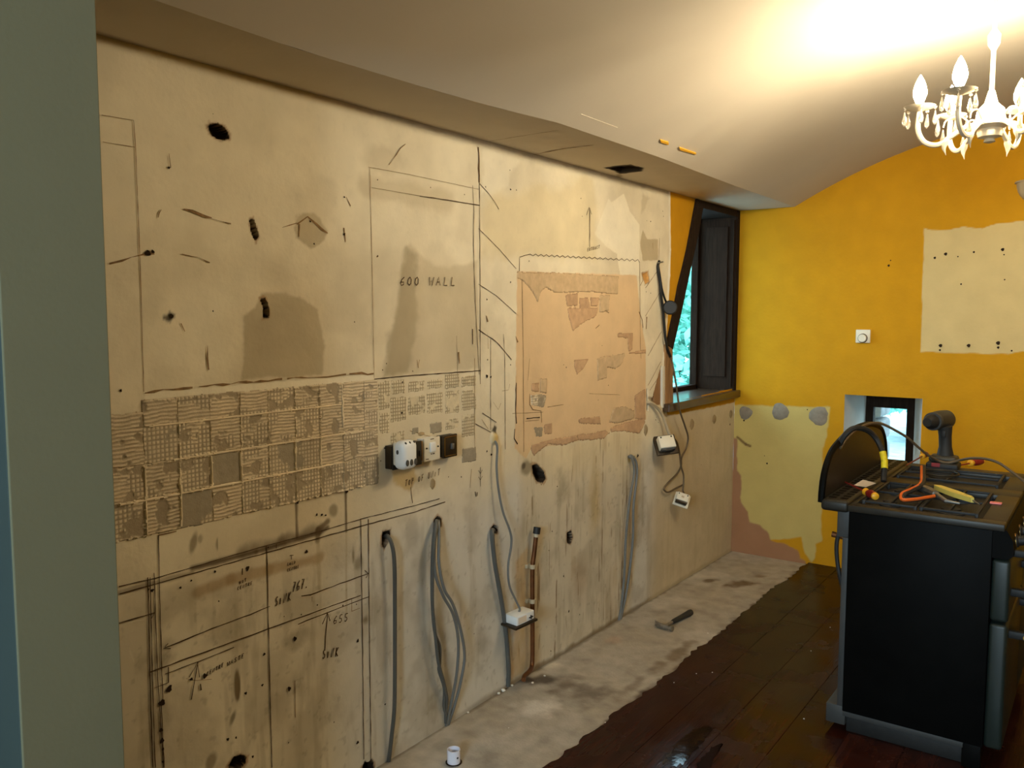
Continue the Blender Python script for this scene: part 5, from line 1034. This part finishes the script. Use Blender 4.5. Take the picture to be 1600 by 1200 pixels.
for (ya, yb) in ((Y0+0.004, ym-0.003), (ym+0.003, Y1-0.004)):
    for nm, z0, z1, hz in (('grill_door', 0.560, 0.778, 0.655), ('oven_door', 0.102, 0.552, 0.505)):
        o = MB().box((X1-0.034, ya, z0), (X1+0.022, yb, z1), 0.012, seg=3).build(nm, M['doorgreen'], ck, True)
        MB().tube([(X1+0.075, ya+0.05, hz), (X1+0.075, yb-0.05, hz)], 0.010, 10).build('handle', M['brass'], o, True)
        for y in (ya+0.07, yb-0.07): MB().box((X1+0.018, y-0.012, hz-0.014), (X1+0.085, y+0.012, hz+0.014), 0.006).build('handle_bracket', M['blackmatt'], o, True)

# ============================================================ TOOLS ON THE COOKER
def HP(x, y, z): h = hit(x, y, 2, z); return Vector((float(h[0]), float(h[1]), z))
def screwdriver(label, tip, end, z0, z1, hl=0.105, rad=0.015):
    a, b_ = HP(*tip, z0), HP(*end, z1); d = (b_-a).normalized(); Ln = (b_-a).length
    e = empty('screwdriver', tuple(b_), label, 'screwdriver', 'insulated screwdrivers on cooker')
    h0 = Ln-hl; at = lambda s: tuple(a+d*s)
    MB().tube([at(0), at(0.02), at(h0+0.005)], [0.0022, 0.0034, 0.0036], 8).build('shaft', M['red'], e, True)
    MB().tube([at(h0), at(h0+0.006), at(h0+0.020), at(h0+0.026)], [rad*.7, rad*1.0, rad*.85, rad*.7], 12).build('collar', M['yel'], e, True)
    MB().tube([at(h0+0.024), at(h0+0.04), at(h0+0.065), at(Ln-0.012)], [rad*.7, rad*1.05, rad*1.1, rad*.95], 12).build('handle', M['red'], e, True)
    MB().tube([at(Ln-0.013), at(Ln-0.004), at(Ln)], [rad*.98, rad*.9, rad*.5], 12).build('end_cap', M['yel'], e, True)
screwdriver('red and yellow screwdriver lying over the vent slots', (1318, 752), (1369, 776), 0.926, 0.930, 0.10)
screwdriver('red screwdriver lying left of the drill', (1416, 727), (1448, 709), 0.912, 0.924, 0.085, 0.014)
screwdriver('red screwdriver with yellow collar lying right of the drill', (1478, 731), (1536, 720), 0.914, 0.926, 0.10, 0.016)
# wire strippers with orange handles
ws = empty('wire_stripper', tuple(HP(1450, 770, 0.93)), 'black wire stripper with orange edged handles spread on hob', 'pliers')
g1 = [HP(1440, 729, 0.960), HP(1440, 742, 0.957), HP(1438, 756, 0.953), HP(1424, 764, 0.948), HP(1411, 770, 0.942), HP(1407.5, 776, 0.936), HP(1411, 781, 0.934), HP(1430, 780, 0.934), HP(1448, 777, 0.936), HP(1460, 775, 0.938)]
MB().tube(spline(g1, 5), 0.0062, 8).build('handle_edge', M['orange'], ws, True)
g2 = [p+Vector((0.004, 0.016, -0.004)) for p in g1[:6]]; MB().tube(spline(g2, 5), 0.010, 8).build('handle', M['rubber'], ws, True)
g3 = [p+Vector((0.002, 0.014, -0.003)) for p in g1[5:]]; MB().tube(spline(g3, 5), 0.009, 8).build('handle', M['rubber'], ws, True)
p_, q_ = HP(1440, 762, 0.936), HP(1462, 772, 0.936)
MB().tube([p_, (p_+q_)/2, q_], [0.014, 0.018, 0.014], 8).build('jaw_head', M['steel'], ws, True)
MB().tube([q_, HP(1478, 783, 0.930), HP(1500, 787, 0.928)], [0.010, 0.008, 0.004], 8).build('jaw', M['steel'], ws, True)
# voltage tester
vt = empty('voltage_tester', tuple(HP(1495, 772, 0.93)), 'pale yellow voltage tester lying in front of the wok burner', 'tester')
a, b_ = HP(1463, 761, 0.932), HP(1522, 783, 0.930); d = (b_-a); ln = d.length; ag = math.atan2(d.y, d.x)
Mt = Matrix.Translation(a) @ Matrix.Rotation(ag, 4, 'Z')
MB().prism([(0.0, -0.010), (0.015, -0.017), (ln*0.62, -0.022), (ln-0.004, -0.010), (ln, 0.0), (ln-0.03, 0.012), (ln*0.5, 0.017), (0.012, 0.012)], 2, -0.008, 0.010, Mt).build('body', M['tester'], vt)
MB().tube([(ln-0.004, -0.002, 0), (ln+0.04, -0.004, -0.006)], [0.004, 0.002], 8, True, Mt).build('probe', M['steel'], vt, True)
pk = HP(1557, 787, 0.9065); tag(MB().box((pk[0]-0.022, pk[1]-0.014, ZH+0.0005), (pk[0]+0.018, pk[1]+0.014, ZH+0.007), 0.003, seg=2).build('putty_lump', M['pink'], None, True, loc=(pk[0], pk[1], ZH)), 'small pink lump on front corner of hob', 'putty')
pp_ = HP(1348, 757, 0.924); tag(MB().add([(pp_[0]-0.03, pp_[1]-0.02, 0.921), (pp_[0]+0.02, pp_[1]-0.035, 0.922), (pp_[0]+0.045, pp_[1]+0.03, 0.930), (pp_[0]-0.01, pp_[1]+0.045, 0.936), (pp_[0]-0.03, pp_[1]-0.02, 0.920), (pp_[0]+0.02, pp_[1]-0.035, 0.921), (pp_[0]+0.045, pp_[1]+0.03, 0.929), (pp_[0]-0.01, pp_[1]+0.045, 0.935)], [(0, 1, 2, 3), (7, 6, 5, 4), (0, 4, 5, 1), (1, 5, 6, 2), (2, 6, 7, 3), (3, 7, 4, 0)]).build('paper_scrap', M['paper'], None, False, loc=tuple(pp_)), 'torn white paper scrap by the screwdriver on vent rail', 'paper')
# cordless driver standing on its battery
DX, DY = 1.452, 4.318
dr = empty('cordless_drill', (DX, DY, ZH), 'dark cordless drill standing upright on its battery', 'drill')
MB().box((DX-0.068, DY-0.05, ZH+0.001), (DX+0.066, DY+0.055, ZH+0.030), 0.008, seg=3).build('battery', M['blackmatt'], dr, True)
MB().box((DX-0.060, DY-0.045, ZH+0.030), (DX+0.060, DY+0.05, ZH+0.062), 0.016, seg=3).build('battery_mount', M['drill'], dr, True)
MB().box((DX-0.044, DY-0.052, ZH+0.012), (DX-0.008, DY-0.0505, ZH+0.030), 0.001).build('battery_badge', M['red'], dr)
MB().tube([(DX+0.004, DY+0.01, ZH+0.055), (DX+0.002, DY+0.012, ZH+0.10), (DX, DY+0.008, ZH+0.15), (DX-0.002, DY, ZH+0.20)], [0.038, 0.028, 0.028, 0.032], 12).build('grip', M['rubber'], dr, True)
MB().box((DX-0.008, DY-0.036, ZH+0.15), (DX+0.008, DY-0.02, ZH+0.18), 0.004).build('trigger', M['blackmatt'], dr, True)
Th = Matrix.Translation((DX-0.006, DY+0.09, ZH+0.222)) @ Matrix.Rotation(math.radians(-16), 4, 'Z') @ Matrix.Rotation(math.radians(90), 4, 'X')
MB().lathe([(0.030, 0), (0.044, 0.012), (0.046, 0.06), (0.044, 0.11), (0.040, 0.13)], 20, Th).build('motor_housing', M['drill'], dr, True)
MB().lathe([(0.041, 0.128), (0.043, 0.135), (0.042, 0.15)], 20, Th).build('torque_collar', M['galv'], dr, True)
MB().lathe([(0.034, 0.148), (0.034, 0.165), (0.024, 0.195), (0.020, 0.200), (0.0005, 0.200)], 16, Th).build('chuck', M['blackmatt'], dr, True)
# cables trailing over the cooker
def ycable(name, label, pts, r, m, cat='cable'):
    P = [tuple(float(v) for v in hit(x, y, 1, Y)) for x, y, Y in pts]; return tag(MB().tube(spline(P, 8), r, 8).build(name, M[m], None, True, loc=P[0]), label, cat)
ycable('cable', 'long thin grey cable trailing over splashback, drill and hob', [(1313, 700, 3.50), (1322, 687, 3.56), (1335, 674, 3.64), (1350, 665, 3.72), (1365, 661, 3.8), (1380, 663, 3.85), (1400, 673, 3.9), (1418, 684, 3.95), (1435, 699, 4.0), (1450, 711, 4.05), (1466, 720, 4.12), (1482, 723, 4.12), (1500, 719, 4.12), (1518, 716, 4.08), (1540, 717, 4.05), (1560, 723, 4.0), (1578, 735, 3.95), (1595, 748, 3.9), (1612, 762, 3.85), (1640, 790, 3.8)], .0058, 'cable_br')
bh = ycable('flex_hose', 'thick black hose with yellow tape arching over splashback', [(1311, 694, 3.5), (1320, 680, 3.5), (1332, 670, 3.52), (1345, 669, 3.55), (1358, 674, 3.58), (1368, 684, 3.60), (1375, 696, 3.60), (1380, 710, 3.58), (1382, 728, 3.56), (1381, 745, 3.54), (1381, 752, 3.53)], .0115, 'blackmatt', 'hose')
tp = [tuple(float(v) for v in hit(x, y, 1, Y)) for x, y, Y in [(1379, 706, 3.583), (1382, 720, 3.57), (1382, 732, 3.557)]]
o = MB().tube(tp, 0.0132, 10).build('tape_band', M['tape'], bh, True)
